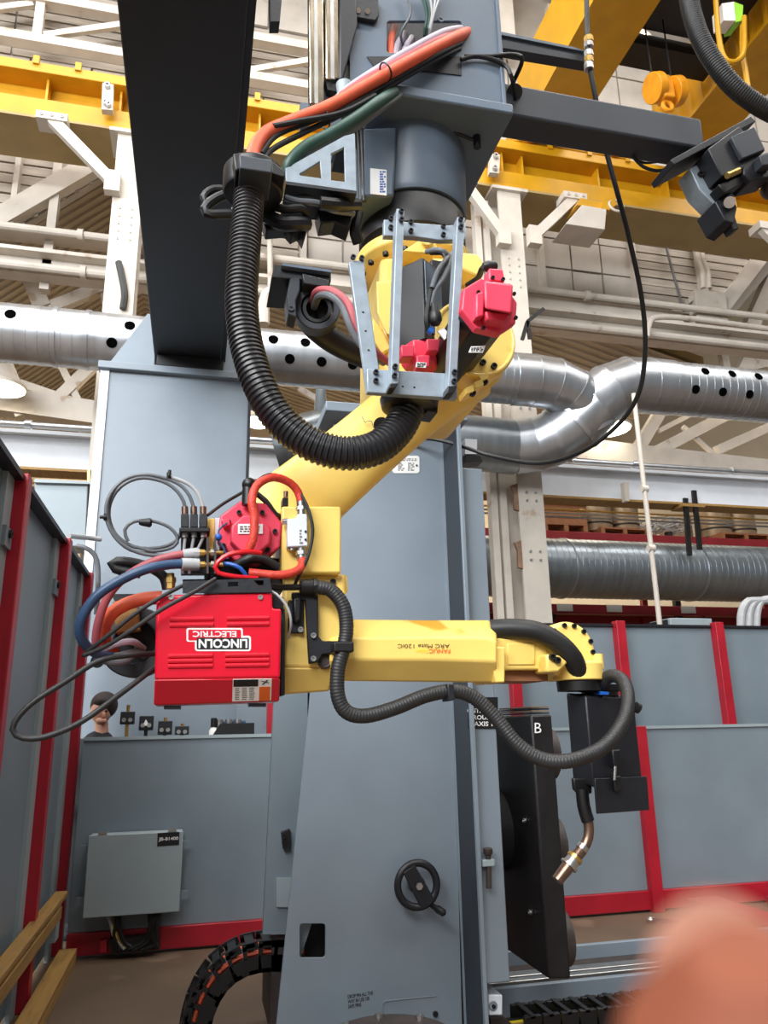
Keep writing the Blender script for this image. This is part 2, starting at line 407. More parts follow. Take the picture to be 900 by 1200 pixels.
# light truss in front of the upper wall
t = thing('wall_truss', 'long white truss fixed along the upper wall above the yellow runway beam', 'truss', (-5, 10.9, 12.3))
for nm, z in (('bottom_chord', 12.33), ('top_chord', 13.17)):
    b = MB(); b.box((-7, 10.8, z-.1), (4.4, 11.0, z+.06)); b.build(nm, WHT, t)
for i in range(7):
    x = -6.2+i*1.62; b = MB(); b.box((x-.07, 10.84, 12.4), (x+.07, 10.95, 13.1)); b.build('strut', WHT, t)
    b = MB(); bar(b, (x+.1, 10.9, 12.45), (x+1.5, 10.9, 13.05), .11, .08); b.build('brace', WHT, t)
b = MB(); b.box((4.7, 10.6, 13.9), (5.3, 11.0, 18)); struct(b.build('trim_pilaster', WHT))
b = MB(); bar(b, PY(640, 12, 10.9), PY(690, 26, 10.9), .2, .15); bar(b, PY(640, -20, 10.9), PY(668, 20, 10.9), .14); bar(b, PY(668, 20, 10.9), PY(700, 5, 10.9), .12); struct(b.build('trim_upper_chord', WHT))

# pale structural beam and conduits
b = MB(); b.box((-12, 10.3, 4.92), (20, 10.34, 5.36)); b.box((-12, 10.2, 5.36), (20, 10.55, 5.41)); struct(b.build('trim_pale_beam', WHT3))
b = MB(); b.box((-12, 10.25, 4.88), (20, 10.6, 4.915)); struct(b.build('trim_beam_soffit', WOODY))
def pipe(label, pts, r, m, name='conduit', cat='pipe', sm=False, group=None, straps=()):
    t = thing(name, label, cat, pts[0], group); b = MB(); b.tube([V(p) for p in pts], r, 10, sm=sm, step=.06); b.build('tube', m, t)
    for x, y, z in straps:
        b = MB(); b.cyl((x-.04, y, z), (x+.04, y, z), r*1.5); b.build('coupling', m, t)
    return t
pipe('upper white conduit running the length of the back wall above the girt', [(-9, 10.85, 8.83), (14, 10.85, 8.83)], .06, WHT, straps=[(-2.0, 10.85, 8.83), (6.4, 10.85, 8.83), (3.0, 10.85, 8.83)])
pipe('lower white conduit running along the bottom of the white wall girt', [(-9, 10.8, 8.17), (14, 10.8, 8.17)], .065, WHT, straps=[(-1.9, 10.8, 8.17), (5.0, 10.8, 8.17)])
pipe('thin silver pipe lying on top of the pale beam', [(-11, 10.28, 5.5), (19, 10.28, 5.5)], .045, GALV, straps=[(x, 10.28, 5.5) for x in (-2.3, 4.6, 6.6, 8.4)])
for i, (z, m) in enumerate(((4.86, BRASS), (4.8, WHT), (4.74, GALV))):
    pipe(('uppermost brass coloured', 'middle white', 'lowest silver')[i]+' of three pipes strung under the pale beam', [(-11, 10.8, z), (19, 10.8, z)], .016, m, straps=[(-1.9, 10.8, z), (5.9, 10.8, z), (8.6, 10.8, z)])
q = PY(765, 372, 10.75)
pipe('white conduit bending down beside the white electrical box', [PY(758, 395, 10.6), PY(761, 380, 10.6), PY(770, 372, 10.6), PY(815, 374, 10.6), PY(905, 386, 10.6)], .05, WHT, sm=True)
for i, x in enumerate((814, 821)):
    pipe(('left', 'right')[i]+' of two white conduits dropping into the electrical box', [PY(x, 262, 11.1), PY(x+2, 300, 11.1), PY(x+8, 318, 11.1), PY(x+10, 338, 11.1)], .05, WHT, sm=True)
pipe('thin bare cable hanging down the planked wall left of the electrical box', [PY(776, 266, 11.1), PY(786, 310, 11.1), PY(802, 365, 11.1)], .025, INK, 'hanging_cable', 'cable', True)
pipe('white bent conduit dropping behind the robot hose clamp', [PY(345, 340, 10.6), PY(318, 342, 10.6), PY(310, 352, 10.6), PY(309, 380, 10.6)], .09, WHT, sm=True)
pipe('thin white riser pipe beside the ribbed hose', [PY(316, 270, 10.7), PY(317, 345, 10.7)], .045, WHT)
# electrical box
t = thing('electrical_box', 'white painted electrical box on the back wall conduits at right', 'box', PY(832, 388, 10.7))
b = MB(); b.pp([(814, 339), (848, 343), (851, 380), (816, 377)], 11.0, 11.2); b.build('body', WHT, t, .01)
b = MB(); b.pp([(815, 339), (851, 343), (854, 378), (817, 375)], 10.94, 11.0); b.build('door', WHT, t, .01)
b = MB(); b.pp([(806, 350), (813, 346), (815, 350), (808, 355)], 11.05, 11.15); b.build('bracket', WHT, t)
# ------------------------------------------------------------------ crane runway, columns, braces
t = thing('crane_runway_beam', 'long yellow crane runway beam spanning the hall high in front of the wall', 'beam', (0, 9.6, 9.74))
b = MB(); b.box((-11, 9.5, 10.44), (18, 10.2, 10.6)); b.build('top_flange', CRY, t, .01)
b = MB(); b.box((-11, 9.82, 10.08), (18, 9.9, 10.44)); b.build('web', CRY, t)
b = MB(); b.box((-11, 9.6, 9.78), (18, 10.35, 10.08)); b.build('lower_girder', CRY, t)
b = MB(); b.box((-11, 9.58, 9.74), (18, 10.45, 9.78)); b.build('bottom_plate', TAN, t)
for x in (-4.2, -2.4, -1.42, .55, 4.1, 4.4, 4.75, 6.1, 7.4, 8.7): b = MB(); b.box((x-.015, 9.62, 10.08), (x+.015, 9.82, 10.44)); b.build('stiffener', CRY, t)
for x in (-2.55, -2.0, -.9, .5, 5.2, 5.9, 6.6): b = MB(); b.box((x-.04, 9.47, 10.55), (x+.04, 9.52, 10.68)); b.build('rail_clip', CRY, t)
def column(x, label, pipes):
    t = thing('building_column', label, 'column', (x, 9.75, 0))
    b = MB(); b.box((x-.19, 9.58, 0), (x+.19, 9.62, 9.74)); b.build('front_flange', WHT, t)
    b = MB(); b.box((x-.19, 9.98, 0), (x+.19, 10.02, 9.74)); b.build('rear_flange', WHT, t)
    b = MB(); b.box((x-.02, 9.62, 0), (x+.02, 9.98, 9.74)); b.build('web', WHT, t)
    b = MB(); b.box((x-.3, 9.52, 9.68), (x+.3, 10.1, 9.735)); b.build('cap_plate', WHT, t)
    if pipes:
        for dx in (-.34, -.48): b = MB(); b.box((x+dx-.05, 9.75, 0), (x+dx+.05, 9.9, 9.6)); b.build('side_strut', WHT, t)
    bolts(t, [(x+dx, 9.58, z) for dx in (-.08, .08) for z in (8.0, 8.12, 8.24, 8.36, 8.48)], (0, -1, 0), .018, .015, WHT, 'rivet', 6)
    bolts(t, [(x+dx, 9.58, z+dz) for z in (3.75, 4.6, 6.0) for dx in (-.06, .08) for dz in (0, .12)], (0, -1, 0), .02, .015, GALV, 'bolt', 6)
    return t
c1 = column(-1.22, 'white steel column partly behind the dark boom at left', False)
c2 = column(4.46, 'white steel building column standing right of the grey tower', True)
for z in (3.82, 4.64): b = MB(); b.prism([(4.2, 9.57, z-.18), (4.27, 9.57, z-.2), (4.27, 9.57, z+.2), (4.17, 9.57, z+.16), (4.21, 9.57, z+.05)], (0, .05, 0)); b.build('bare_patch', RUST, c2)
def brace(label, a, c, x_up):
    P = PY(*a, 9.5); Q = PY(*c, 9.5); Q.z = 9.66; t = thing('knee_brace', label, 'brace', P)
    b = MB(); bar(b, P, Q, .15, .11); b.build('strut', WHT, t)
    b = MB(); b.box((Q.x-.2, 9.42, Q.z-.04), (Q.x+.2, 9.7, Q.z+.075)); b.build('upper_plate', WHT, t)
    b = MB(); b.box((P.x-.1, 9.44, P.z-.16), (P.x+.1, 9.575, P.z+.16)); b.build('lower_gusset', WHT, t)
    bolts(t, [V((Q.x+dx, 9.42, Q.z+.02)) for dx in (-.13, 0, .13)], (0, -1, 0), .025, .02, WHT, 'bolt', 6)
brace('white knee brace under the yellow runway beam at left', (132, 214), (62, 138), 0)
brace('white knee brace from column to runway beam, right of the column', (626, 277), (672, 234), 0)
brace('white knee brace left of the column, partly behind the robot mast', (590, 277), (545, 232), 0)
t = thing('knee_brace', 'white knee brace end at the right edge of the picture under the runway beam', 'brace', PY(890, 262, 9.6))
Q = PY(893, 268, 9.5); b = MB(); bar(b, V((Q.x, 9.5, 9.64)), V((Q.x+.9, 9.5, 8.7)), .15, .11); b.build('strut', WHT, t)
b = MB(); b.box((Q.x-.1, 9.42, 9.6), (Q.x+.3, 9.7, 9.735)); b.build('upper_plate', WHT, t)
P = PY(126, 112, 9.45); t = thing('beam_clamp', 'small white clamp plate bolted on the yellow beam at left', 'clamp', P)
b = MB(); b.pp([(120, 97), (133, 99), (132, 129), (119, 128)], 9.4, 9.5); b.build('plate', WHT, t)
bolts(t, [PY(126, 102, 9.4), PY(124, 122, 9.4), PY(127, 124, 9.4)], (0, -1, 0), .04, .06, GALV)
P = PY(588, 190, 9.45); t = thing('beam_clamp', 'small white clamp plate on the yellow beam just right of the mast base', 'clamp', P)
b = MB(); b.pp([(575, 180), (586, 181), (585, 203), (574, 202)], 9.4, 9.5); b.build('plate', WHT, t)
bolts(t, [PY(580, 184, 9.4), PY(579, 198, 9.4)], (0, -1, 0), .04, .06, GALV)
# floodlight box under the runway
t = thing('floodlight', 'white box floodlight hung by a yellow bracket under the runway beam', 'lamp', PY(690, 268, 9.3))
b = MB(); b.prism([PY(663, 262, 9.2), PY(709, 269, 9.2), PY(711, 245, 9.2), PY(682, 240, 9.2)], (0, .5, 0)); b.build('housing', WHT, t, .01)
b = MB(); b.pp([(676, 240), (716, 246), (716, 238), (680, 232)], 9.25, 9.6); b.build('mount_plate', CRY, t)
b = MB(); b.pp([(705, 244), (714, 246), (722, 240), (721, 232), (708, 233)], 9.2, 9.35); b.build('bracket', CRY, t)
b = MB(); b.torus(PY(722, 241, 9.2), (0, -1, .2), .12, .02); b.build('ring', WHT, t)
# overhead crane bridge
def girder(label, x0, x1, ribs):
    t = thing('crane_girder', label, 'crane', (x0, 9, 10.7))
    b = MB(); b.box((x0, 1, 10.72), (x1, 9.5, 12.0)); b.build('web_box', CRY, t)
    b = MB(); b.box((x0-.08, 1, 10.66), (x1+.08, 9.5, 10.72)); b.build('bottom_flange', CRY, t)
    return t
girder('left yellow girder of the overhead crane bridge', 4.72, 5.42, False)
g2 = girder('right yellow girder of the overhead crane bridge', 7.2, 7.9, True)
for i in range(14): b = MB(); b.box((7.12, 9.3-i*.28, 10.72), (7.2, 9.36-i*.28, 11.6)); b.build('rib', CRY, g2)
t = thing('crane_trolley', 'black trolley of the overhead crane between the yellow girders', 'crane', (6, 7, 10.9))
b = MB(); b.box((5.46, 6.4, 11.1), (7.1, 7.6, 11.5)); b.box((5.9, 6.0, 11.1), (6.9, 6.4, 11.7)); b.build('frame', BLKM, t, .02)
b = MB(); b.cyl((5.6, 6.6, 11.6), (6.9, 6.6, 11.6), .3); b.build('drum', BLKM, t)
b = MB(); b.box((6.6, 5.9, 11.05), (7.0, 6.2, 11.4)); b.build('motor', BLKM, t, .02)
b = MB(); b.box((5.5, 7.7, 10.95), (7.1, 8.1, 11.15)); b.build('cross_beam', DARKST, t)
P = PY(778, 105, 7.4); t = thing('crane_hook_block', 'orange hook block hanging from the crane trolley', 'hook', PY(778, 128, 7.4))
for dx in (-.13, .17): b = MB(); b.cyl(P+V((dx-.06, 0, -.02)), P+V((dx+.06, 0, .02)), .2, n=24); b.build('sheave', CRYO, t, .01)
b = MB(); b.box(P+V((-.07, -.1, -.2)), P+V((.1, .1, .1))); b.build('block_body', CRYO, t, .02)
b = MB(); b.torus(P+V((.02, 0, -.27)), (0, 1, 0), .07, .03, 16); b.build('hook', CRYO, t)
for dx in (-.16, .14): b = MB(); b.cyl(P+V((dx, 0, .1)), V((P.x+dx, P.y, 11.1)), .012, n=6); b.build('wire_rope', BLKM, t)
t = thing('crane_lamp_box', 'green and white lit box hung on the crane with yellow cable', 'box', PY(858, 28, 6.6))
b = MB(); b.pp([(846, 4), (860, 2), (862, 24), (848, 24)], 6.5, 6.7); b.build('white_face', WHITE, t)
b = MB(); b.pp([(860, 2), (871, 6), (870, 24), (862, 26)], 6.52, 6.75); b.build('green_face', GRNL, t)
t = thing('festoon_cable', 'yellow festoon cable looping and hanging under the crane by the big black hose', 'cable', PY(870, 115, 6.45))
for q in ([(834, -50, 6.4), (838, -10, 6.4), (842, 40, 6.4), (848, 66, 6.4), (858, 73, 6.4), (868, 68, 6.4), (872, 55, 6.4), (872, 20, 6.5)], [(870, 30, 6.5), (870, 60, 6.5), (874, 85, 6.5), (878, 115, 6.5)]):
    b = MB(); b.tube([PY(*k) for k in q], .033, 8); b.build('cable', CRY, t)
t = thing('crane_end_truck', 'yellow crane end truck on the runway beam behind the black square tube', 'crane', (5.6, 9.7, 10.62))
b = MB(); b.box((4.6, 9.55, 10.66), (6.6, 10.1, 10.95)); b.build('body', CRY, t, .02)
for x in (4.85, 6.35): b = MB(); b.cyl((x, 9.45, 10.8), (x, 9.6, 10.8), .17); b.build('wheel', CRYO, t, .01)
# ------------------------------------------------------------------ ducts
def ring_prof(n): return n
def duct(t, pts, r, m, seams, name='duct_section', sm=True, n=36):
    b = MB(); P = path(pts, .06) if sm else [V(p) for p in pts]
    T = [(P[min(i+1, len(P)-1)]-P[max(i-1, 0)]).normalized() for i in range(len(P))]; secs = []
    for i, p in enumerate(P):
        u = V((0, 0, 1)); u = (u-T[i]*u.dot(T[i])).normalized(); w = T[i].cross(u); secs.append(b.ring(p, u, w, r, n))
    b.loft(secs); return b.build(name, m, t)
def duct_seam(t, p, ax, r, m, h=.03, d=.012, name='seam'):
    b = MB(); b.lathe(V(p)-V(ax).normalized()*h/2, ax, [(0, r), (0, r+d), (h, r+d), (h, r)], 36); return b.build(name, m, t)
def holes(t, xs, c, r, angs, m=BLK, rad=.06):
    me = None; off = ORG[t.name]
    for k, x in enumerate(xs):
        for a in angs:
            d = V((0, -cos(a), sin(a))); p = V((x, c[0], c[1]))+d*(r-.03); p.x += .09 if a == angs[0] else -.09
            b = MB(); b.lathe((0, 0, 0), d, [(0, rad), (.036, rad)], 14); o = b.build('vent_hole', m, None); o.parent = t; o.location = p-off
DY, DZ, DR = 8.6, 5.95, .335
t = thing('perforated_air_duct', 'big silver perforated air duct with an elbow joint crossing behind the robot', 'duct', (0, DY, DZ-DR))
duct(t, [(-9, DY, DZ), (3.9, DY, DZ)], DR, GALV, 0, sm=False)
for i in range(60):
    x = -3.2+i*.12
    if -1.05 < x < -.62: continue
    duct_seam(t, (x, DY, DZ), (1, 0, 0), DR, GALV, .012, .004, 'spiral_seam')
for x in (-1.72, -1.38, 3.86): duct_seam(t, (x, DY, DZ), (1, 0, 0), DR, GALV, .05, .014, 'joint_band')
holes(t, [-2.25, -1.0, -.55, .05, .62, 1.0, 1.38, 1.76, 3.5], (DY, DZ), DR, (radians(12), radians(-27)), HOLE)
def gores(t, pts, r, m, step):
    P = path(pts, step); T = [(P[min(i+1, len(P)-1)]-P[max(i-1, 0)]).normalized() for i in range(len(P))]; R = []
    for i, p in enumerate(P):
        u = V((0, 0, 1)); u = (u-T[i]*u.dot(T[i])).normalized(); w = T[i].cross(u); R.append((p, u, w))
    for i in range(len(P)-1):
        b = MB(); b.loft([b.ring(*R[i], r, 36), b.ring(*R[i+1], r, 36)]); b.build('elbow_gore', m, t)
        if i: duct_seam(t, P[i], T[i], r, m, .016, .006)
    return P, T
gores(t, [(3.86, DY, DZ), (4.25, DY, DZ), (4.6, DY+.02, DZ-.05), (4.9, DY+.1, DZ-.24), (5.08, DY+.2, DZ-.5)], DR+.012, GALV, .27)
DZ2 = 6.03
duct(t, [(6.15, DY, DZ2), (18, DY, DZ2)], DR+.03, GALV, 0, sm=False)
for i in range(28): duct_seam(t, (6.3+i*.12, DY, DZ2), (1, 0, 0), DR+.03, GALV, .012, .004, 'spiral_seam')
duct_seam(t, (6.15, DY, DZ2), (1, 0, 0), DR+.03, GALV, .1, .016, 'joint_band')
holes(t, [6.45+i*.42 for i in range(8)], (DY, DZ2), DR+.03, (radians(20), radians(-25)), HOLE)
P, T = gores(t, [(6.15, DY, DZ2), (5.75, DY, DZ2), (5.4, DY, DZ2-.05), (5.1, DY+.06, DZ2-.26), (4.85, DY+.2, DZ2-.55), (4.5, DY+.5, DZ2-.74), (4.1, DY+.62, DZ2-.79)], DR+.045, GALV, .3)
for k in (5, 6): duct_seam(t, P[k], T[k], DR+.05, GALV, .06, .02, 'joint_band')
duct(t, [(.9, DY+1.0, 5.1), (1.7, DY+.8, 5.3), (3.2, DY+.62, 5.26), (4.1, DY+.62, DZ2-.79)], DR+.04, GALVD, 0, 'trunk_section')
b = MB(); b.cyl((1.45, DY+.8, 5.6), (1.45, DY+.8, 6.0), .09, .06); b.build('hanger', GREYD, t)
t = thing('lower_air_duct', 'large spiral silver duct running low behind the right fence', 'duct', (6, 9.4, 3.22))
duct(t, [(2.6, 10.8, 3.905), (18, 10.8, 3.905)], .46, GALVD, 0, sm=False)
for i in range(70): duct_seam(t, (2.9+i*.1, 10.8, 3.905), (1, 0, 0), .46, GALVD, .012, .005, 'spiral_seam')
for x in (5.45, 7.7): duct_seam(t, (x, 10.8, 3.905), (1, .15, 0), .465, GALV, .03, .012, 'joint_band')
# ------------------------------------------------------------------ lamps of the far bay
for lb, x, y, rx in (('glowing high bay lamp below the duct elbow at right', 711, 503, .5), ('glowing high bay lamp just right of the grey boom column', 303, 495, .32), ('glowing high bay lamp at the left picture edge', 0, 455, .4), ('dim lit lamp high behind the crane girder', 748, 52, .25)):
    P = PY(x, y, (13.2 if x > 500 else 14.0 if x else 12.6) if y > 100 else 9.9); ct = 16.0 if y < 100 else (9.6+P.x if P.x < -1.5 else 10.72-(P.x+1.5)*.26); t = thing('high_bay_lamp', lb, 'lamp', P)
    b = MB(); b.lathe(P, (0, 0, 1), [(0, rx), (.05, rx), (.25, rx*.5), (.4, .1)], 24); b.build('reflector', WHT, t)
    b = MB(); b.lathe(P+V((0, 0, -.06)), (0, 0, 1), [(0, rx*.6), (.055, rx*.95)], 24); b.build('lens', LAMP, t)
    b = MB(); b.cyl(P+V((0, 0, .4)), V((P.x, P.y, max(ct, P.z+.6))), .02, n=6); b.build('stem', GALV, t)
t = thing('damper_handle', 'black forked damper handle on the duct beside the shoulder disc', 'handle', PY(618, 400, 8.3))
for q in ((612, 398, 618, 377), (618, 377, 637, 362), (618, 377, 621, 397)): b = MB(); bar(b, PY(q[0], q[1], 8.25), PY(q[2], q[3], 8.25), .045, .04); b.build('rod', BLK, t)
t = single(MB().tube([PY(139, 307, 9.53), PY(143, 325, 9.53), PY(146, 345, 9.53), PY(144, 362, 9.53)], .045, 8), 'strap', BLK, 'black strap hanging on the left white column above the duct', 'strap')
for i, (x0, x1, yt) in enumerate(((868, 884, 706), (877, 897, 706), (886, 912, 704))):
    pipe(('left', 'middle', 'right')[i]+' of three pale conduits bending over the fence at the right edge', [PY(x0, 742, 8.4), PY(x0+1, 718, 8.4), PY(x0+7, yt, 8.4), PY(x1, yt-2, 8.4), PY(x1+30, yt-2, 8.4)], .05, PALEH, sm=True)
t = thing('fence_top_box', 'grey box peeking over the tall fence beside the white pole', 'box', PY(798, 735, 8.0))
b = MB(); q = PY(785, 724, 8.25); k = PY(834, 724, 8.25); b.box((q.x, 8.25, 0), (k.x, 8.7, q.z)); b.build('body', BOXG, t, .01)
b = MB(); b.pp([(752, 732), (785, 725), (785, 760), (752, 760)], 8.3, 8.6); b.build('side_wing', BLKM, t)
# ------------------------------------------------------------------ storage racks behind the fence
t = thing('storage_rack', 'red pallet rack behind the spiral duct, loaded with pallets and coils', 'rack', (6, 11.9, 0))
for z in (4.62, 3.38):
    for y in (11.55, 12.7): b = MB(); b.box((3, y, z-.07), (14, y+.06, z+.09)); b.build('beam', REDRK, t, .008)
for x in (3.4, 5.2, 8.0, 10.6, 13.2):
    for y in (11.6, 12.6): b = MB(); b.box((x-.05, y, 0), (x+.05, y+.1, 4.8)); b.build('upright', DARKST if y < 12 else REDRK, t)
    b = MB(); bar(b, (x, 11.65, 2.6), (x+.5, 11.65, 3.3), .05); b.build('brace', DARKST, t)
for x in (5.7, 6.6, 8.0): b = MB(); b.box((x, 11.54, 3.35), (x+.28, 11.552, 3.47)); b.build('load_label', WHITE, t)
b = MB(); b.box((3, 11.62, 4.69), (14, 12.7, 4.71)); b.build('upper_deck', WOOD, t)
b = MB(); b.box((3, 11.62, 3.45), (14, 12.7, 3.47)); b.build('lower_deck', WOOD, t)
def pallet(x0, x1, z, label, Y0=11.62, D=.9, m=WOOD):
    t = thing('wooden_pallet', label, 'pallet', ((x0+x1)/2, Y0+D/2, z), 'pallets on the red rack')
    for i in range(3):
        x = x0+(x1-x0)*(i*.46); b = MB(); b.box((x, Y0, z), (x+(x1-x0)*.08, Y0+D, z+.09)); b.build('runner', m, t)
    for i in range(6):
        y = Y0+D*i/6; b = MB(); b.box((x0, y, z+.09), (x1, y+D/7, z+.12)); b.build('slat', m, t)
    return t
def coil(x, r, h, z, label, Y=12.1):
    t = thing('sheet_coil', label, 'coil', (x, Y, z), 'coils of sheet steel on the rack')
    b = MB(); b.pipe_ring((x, Y, z), (0, 0, 1), r*.72, r, h, 28); b.build('wrap', COIL, t)
    b = MB(); b.pipe_ring((x, Y, z+h*.2), (0, 0, 1), r, r+.006, .03, 28); b.build('band', DARKST, t)
t = thing('wooden_crate', 'brown wooden crate on the rack just right of the white column', 'crate', (6.0, 12.0, 4.72))
for i in range(3): b = MB(); b.box((5.6, 11.6, 4.83+i*.125), (6.42, 12.2, 4.95+i*.125)); b.build('board', WOOD, t, .006)
for x in (5.6, 5.98, 6.34): b = MB(); b.box((x, 11.6, 4.715), (x+.08, 12.2, 4.83)); b.build('runner', WOOD, t)
b = MB(); b.box((5.56, 11.56, 5.2), (6.46, 12.24, 5.24)); b.build('lid', WOOD, t)
pallet(6.68, 7.6, 4.715, 'wooden pallet under the left pair of steel coils on the rack')
coil(6.85, .3, .62, 4.84, 'dull steel coil, larger of the left pair behind the white pole'); coil(7.42, .27, .64, 4.84, 'dull steel coil right of the larger one, beside the white pole')
coil(6.45, .2, .55, 4.72, 'small steel coil half hidden between crate and big coils', 12.5)
pallet(9.05, 10.1, 4.715, 'wooden pallet under the right pair of steel coils on the rack')
coil(8.75, .3, .6, 4.72, 'steel coil on the rack, leftmost of the right group', 12.5); coil(9.3, .3, .64, 4.84, 'steel coil standing left on the right hand pallet'); coil(9.85, .28, .64, 4.84, 'steel coil standing right on the right hand pallet')
t = thing('wire_mesh_bale', 'pale tangled bale of wire lying on the rack right of the white pole', 'wire', (8.1, 12, 4.72))
b = MB(); rnd = random.Random(11)
for i in range(46):
    P = V((8.1+rnd.uniform(-.35, .35), 12+rnd.uniform(-.3, .2), 4.93+rnd.uniform(-.03, .1)))
    b.torus(P, (rnd.uniform(-1, 1), rnd.uniform(-1, 1), rnd.uniform(1, 2)), rnd.uniform(.12, .22), .008, 12, 4)
o = b.build('wire', PALEH, t); o['kind'] = 'stuff'
t = thing('hanging_bars', 'two dark steel straps hanging from the pale beam in front of the rack', 'strap', PY(815, 585, 10.2))
for x0, y0, x1, y1 in ((803, 584, 808, 651), (813, 575, 820, 644)): b = MB(); bar(b, PY(x0, y0, 10.22), PY(x1, y1, 10.22), .07, .05); b.build('strap', DARKST, t)
Q = PY(810, 580, 10.22); b = MB(); b.box((Q.x-.2, 10.18, 4.83), (Q.x+.2, 10.5, 4.88)); b.build('clip', WOODY, t)
t = thing('beam_hanger', 'pale clip hanging under the pale beam left of the white pole', 'hanger', PY(734, 588, 10.15)); b = MB(); b.pp([(731, 565), (737, 565), (738, 587), (733, 587)], 10.1, 10.2); b.build('clip', WHT, t)
pipe('tall thin white pole standing behind the fence at right', [(5.27, 8.05, 0), (5.27, 8.05, 5.62)], .03, WHT, 'pole', 'pole', straps=[(5.27, 8.05, 4.35), (5.27, 8.05, 3.6)])
# ------------------------------------------------------------------ safety fences
def fence_panel(t, a, c, m=GREYD): b = MB(); b.box(a, c); return b.build('panel', m, t, .004)
t = thing('tall_fence', 'tall grey panelled fence with red posts along the back of the cell', 'fence', (5, 7.25, 0))
xs = [.69, 1.88, 3.06, 4.25, 5.42, 6.6, 7.8, 9.0]
for i, (x0, x1) in enumerate(zip([.34]+xs, xs)):
    fence_panel(t, (x0+.03, 7.28, .1), (x1-.02, 7.31, 2.55)); b = MB(); b.box((x0-.02, 7.25, 2.55), (x1, 7.33, 2.575)); b.build('top_rail', BLKM, t)
for x in xs: b = MB(); b.box((x-.05, 7.18, 0), (x+.05, 7.28, 2.6)); b.build('post', REDF, t, .004)
t = thing('low_fence', 'waist high grey barrier of wide sheets on a red base rail, across the cell', 'fence', (2, 6.65, 0))
fs = [-.87, .72, 2.35, 3.98, 5.6, 7.3]
for x0, x1 in zip(fs, fs[1:]):
    fence_panel(t, (x0+.04, 6.63, .17), (x1-.01, 6.66, 1.53)); b = MB(); b.box((x0+.04, 6.615, 1.525), (x1-.01, 6.675, 1.55)); b.build('top_edge', BOXG, t)
    b = MB(); b.box((x0+.04, 6.6, .02), (x1, 6.68, .17)); b.build('base_rail', REDF, t, .004)
for x in (2.35, 3.98, 5.6): b = MB(); b.box((x-.055, 6.56, -.0), (x+.055, 6.66, 1.55)); b.build('post', REDF, t, .004)
t = thing('left_fence', 'tall grey fence with red posts running along the left side', 'fence', (-.95, 4, 0))
ys = [1.3, 2.7, 4.12, 5.55, 6.78]
for y0, y1 in zip(ys, ys[1:]):
    fence_panel(t, (-1.0, y0+.05, .04), (-.97, y1-.05, 2.86)); b = MB(); b.prism([(-1.0, y0, 2.84), (-.9, y0, 2.84), (-.9, y0, 2.87), (-1.0, y0, 2.93)], (0, y1-y0, 0)); b.build('top_rail', BLKM, t)
for y in ys:
    b = MB(); b.box((-.98, y-.05, 0), (-.88, y+.05, 2.88)); b.build('post', REDF, t, .006)
    b = MB(); b.box((-.97, y-.2, .0), (-.945, y-.05, 2.86)); b.build('hinge_strip', BOXG, t)
    for z in (.38, 2.52): b = MB(); b.box((-.945, y-.19, z-.05), (-.925, y-.06, z+.05)); b.build('clamp_plate', GREYD, t)
    bolts(t, [(-.925, y-.12, z) for z in (.4, 2.54)], (1, 0, 0), .022, .015, BLK)
t = thing('timber_rail', 'yellow timber guard rail bolted along the left fence above the floor', 'rail', (-.84, 5, .3))
b = MB(); b.box((-.91, 2.2, .46), (-.825, 6.42, .495)); b.build('top_board', WOODY, t, .004)
b = MB(); b.box((-.845, 2.2, .36), (-.825, 6.2, .44)); b.build('side_board', WOODY, t, .004)
b = MB(); b.box((-.9, 6.25, .2), (-.86, 6.4, .46)); b.build('end_bracket', BOXG, t)
t = thing('timber_curb', 'yellow timber curb lying on the floor at the foot of the left fence', 'curb', (-.79, 5.6, 0))
b = MB(); b.box((-.86, 4.75, .06), (-.74, 6.5, .1)); b.build('top_board', WOODY, t, .004)
b = MB(); b.box((-.77, 4.75, 0), (-.74, 6.5, .06)); b.build('side_board', WOODY, t, .004)
# junction box on the low fence
t = thing('junction_box', 'grey junction box with a black number label mounted on the low barrier', 'box', PY(155, 1066, 6.5))
b = MB(); b.box((-.71, 6.46, .31), (-.045, 6.615, .85)); b.build('body', BOXG, t, .006)
b = MB(); b.box((-.715, 6.44, .3), (-.04, 6.46, .855)); jd = b.build('door', BOXG, t, .006)
for x, z in ((-.74, .75), (-.74, .4), (-.02, .75), (-.02, .4)): b = MB(); b.box((x-.035, 6.5, z-.03), (x+.035, 6.52, z+.03)); b.build('clasp', GREYD, t)
for x in (-.12, -.62): b = MB(); b.box((x-.03, 6.44, .855), (x+.03, 6.5, .875)); b.build('latch', STEEL, jd)
b = MB(); b.pp([(184.7, 976.2), (210.3, 974.7), (209.8, 990), (184.2, 991.7)], 6.44, 6.437); b.build('name_plate', LBLK, jd)
ptext('JB-81400', 186, 981.5, 209, 986.5, 6.436, WHITE, jd, dy=-1.2, bold=.02)
t = thing('cable_bundle', 'black and yellow cables hanging out below the junction box', 'cable', PY(150, 1110, 6.5))
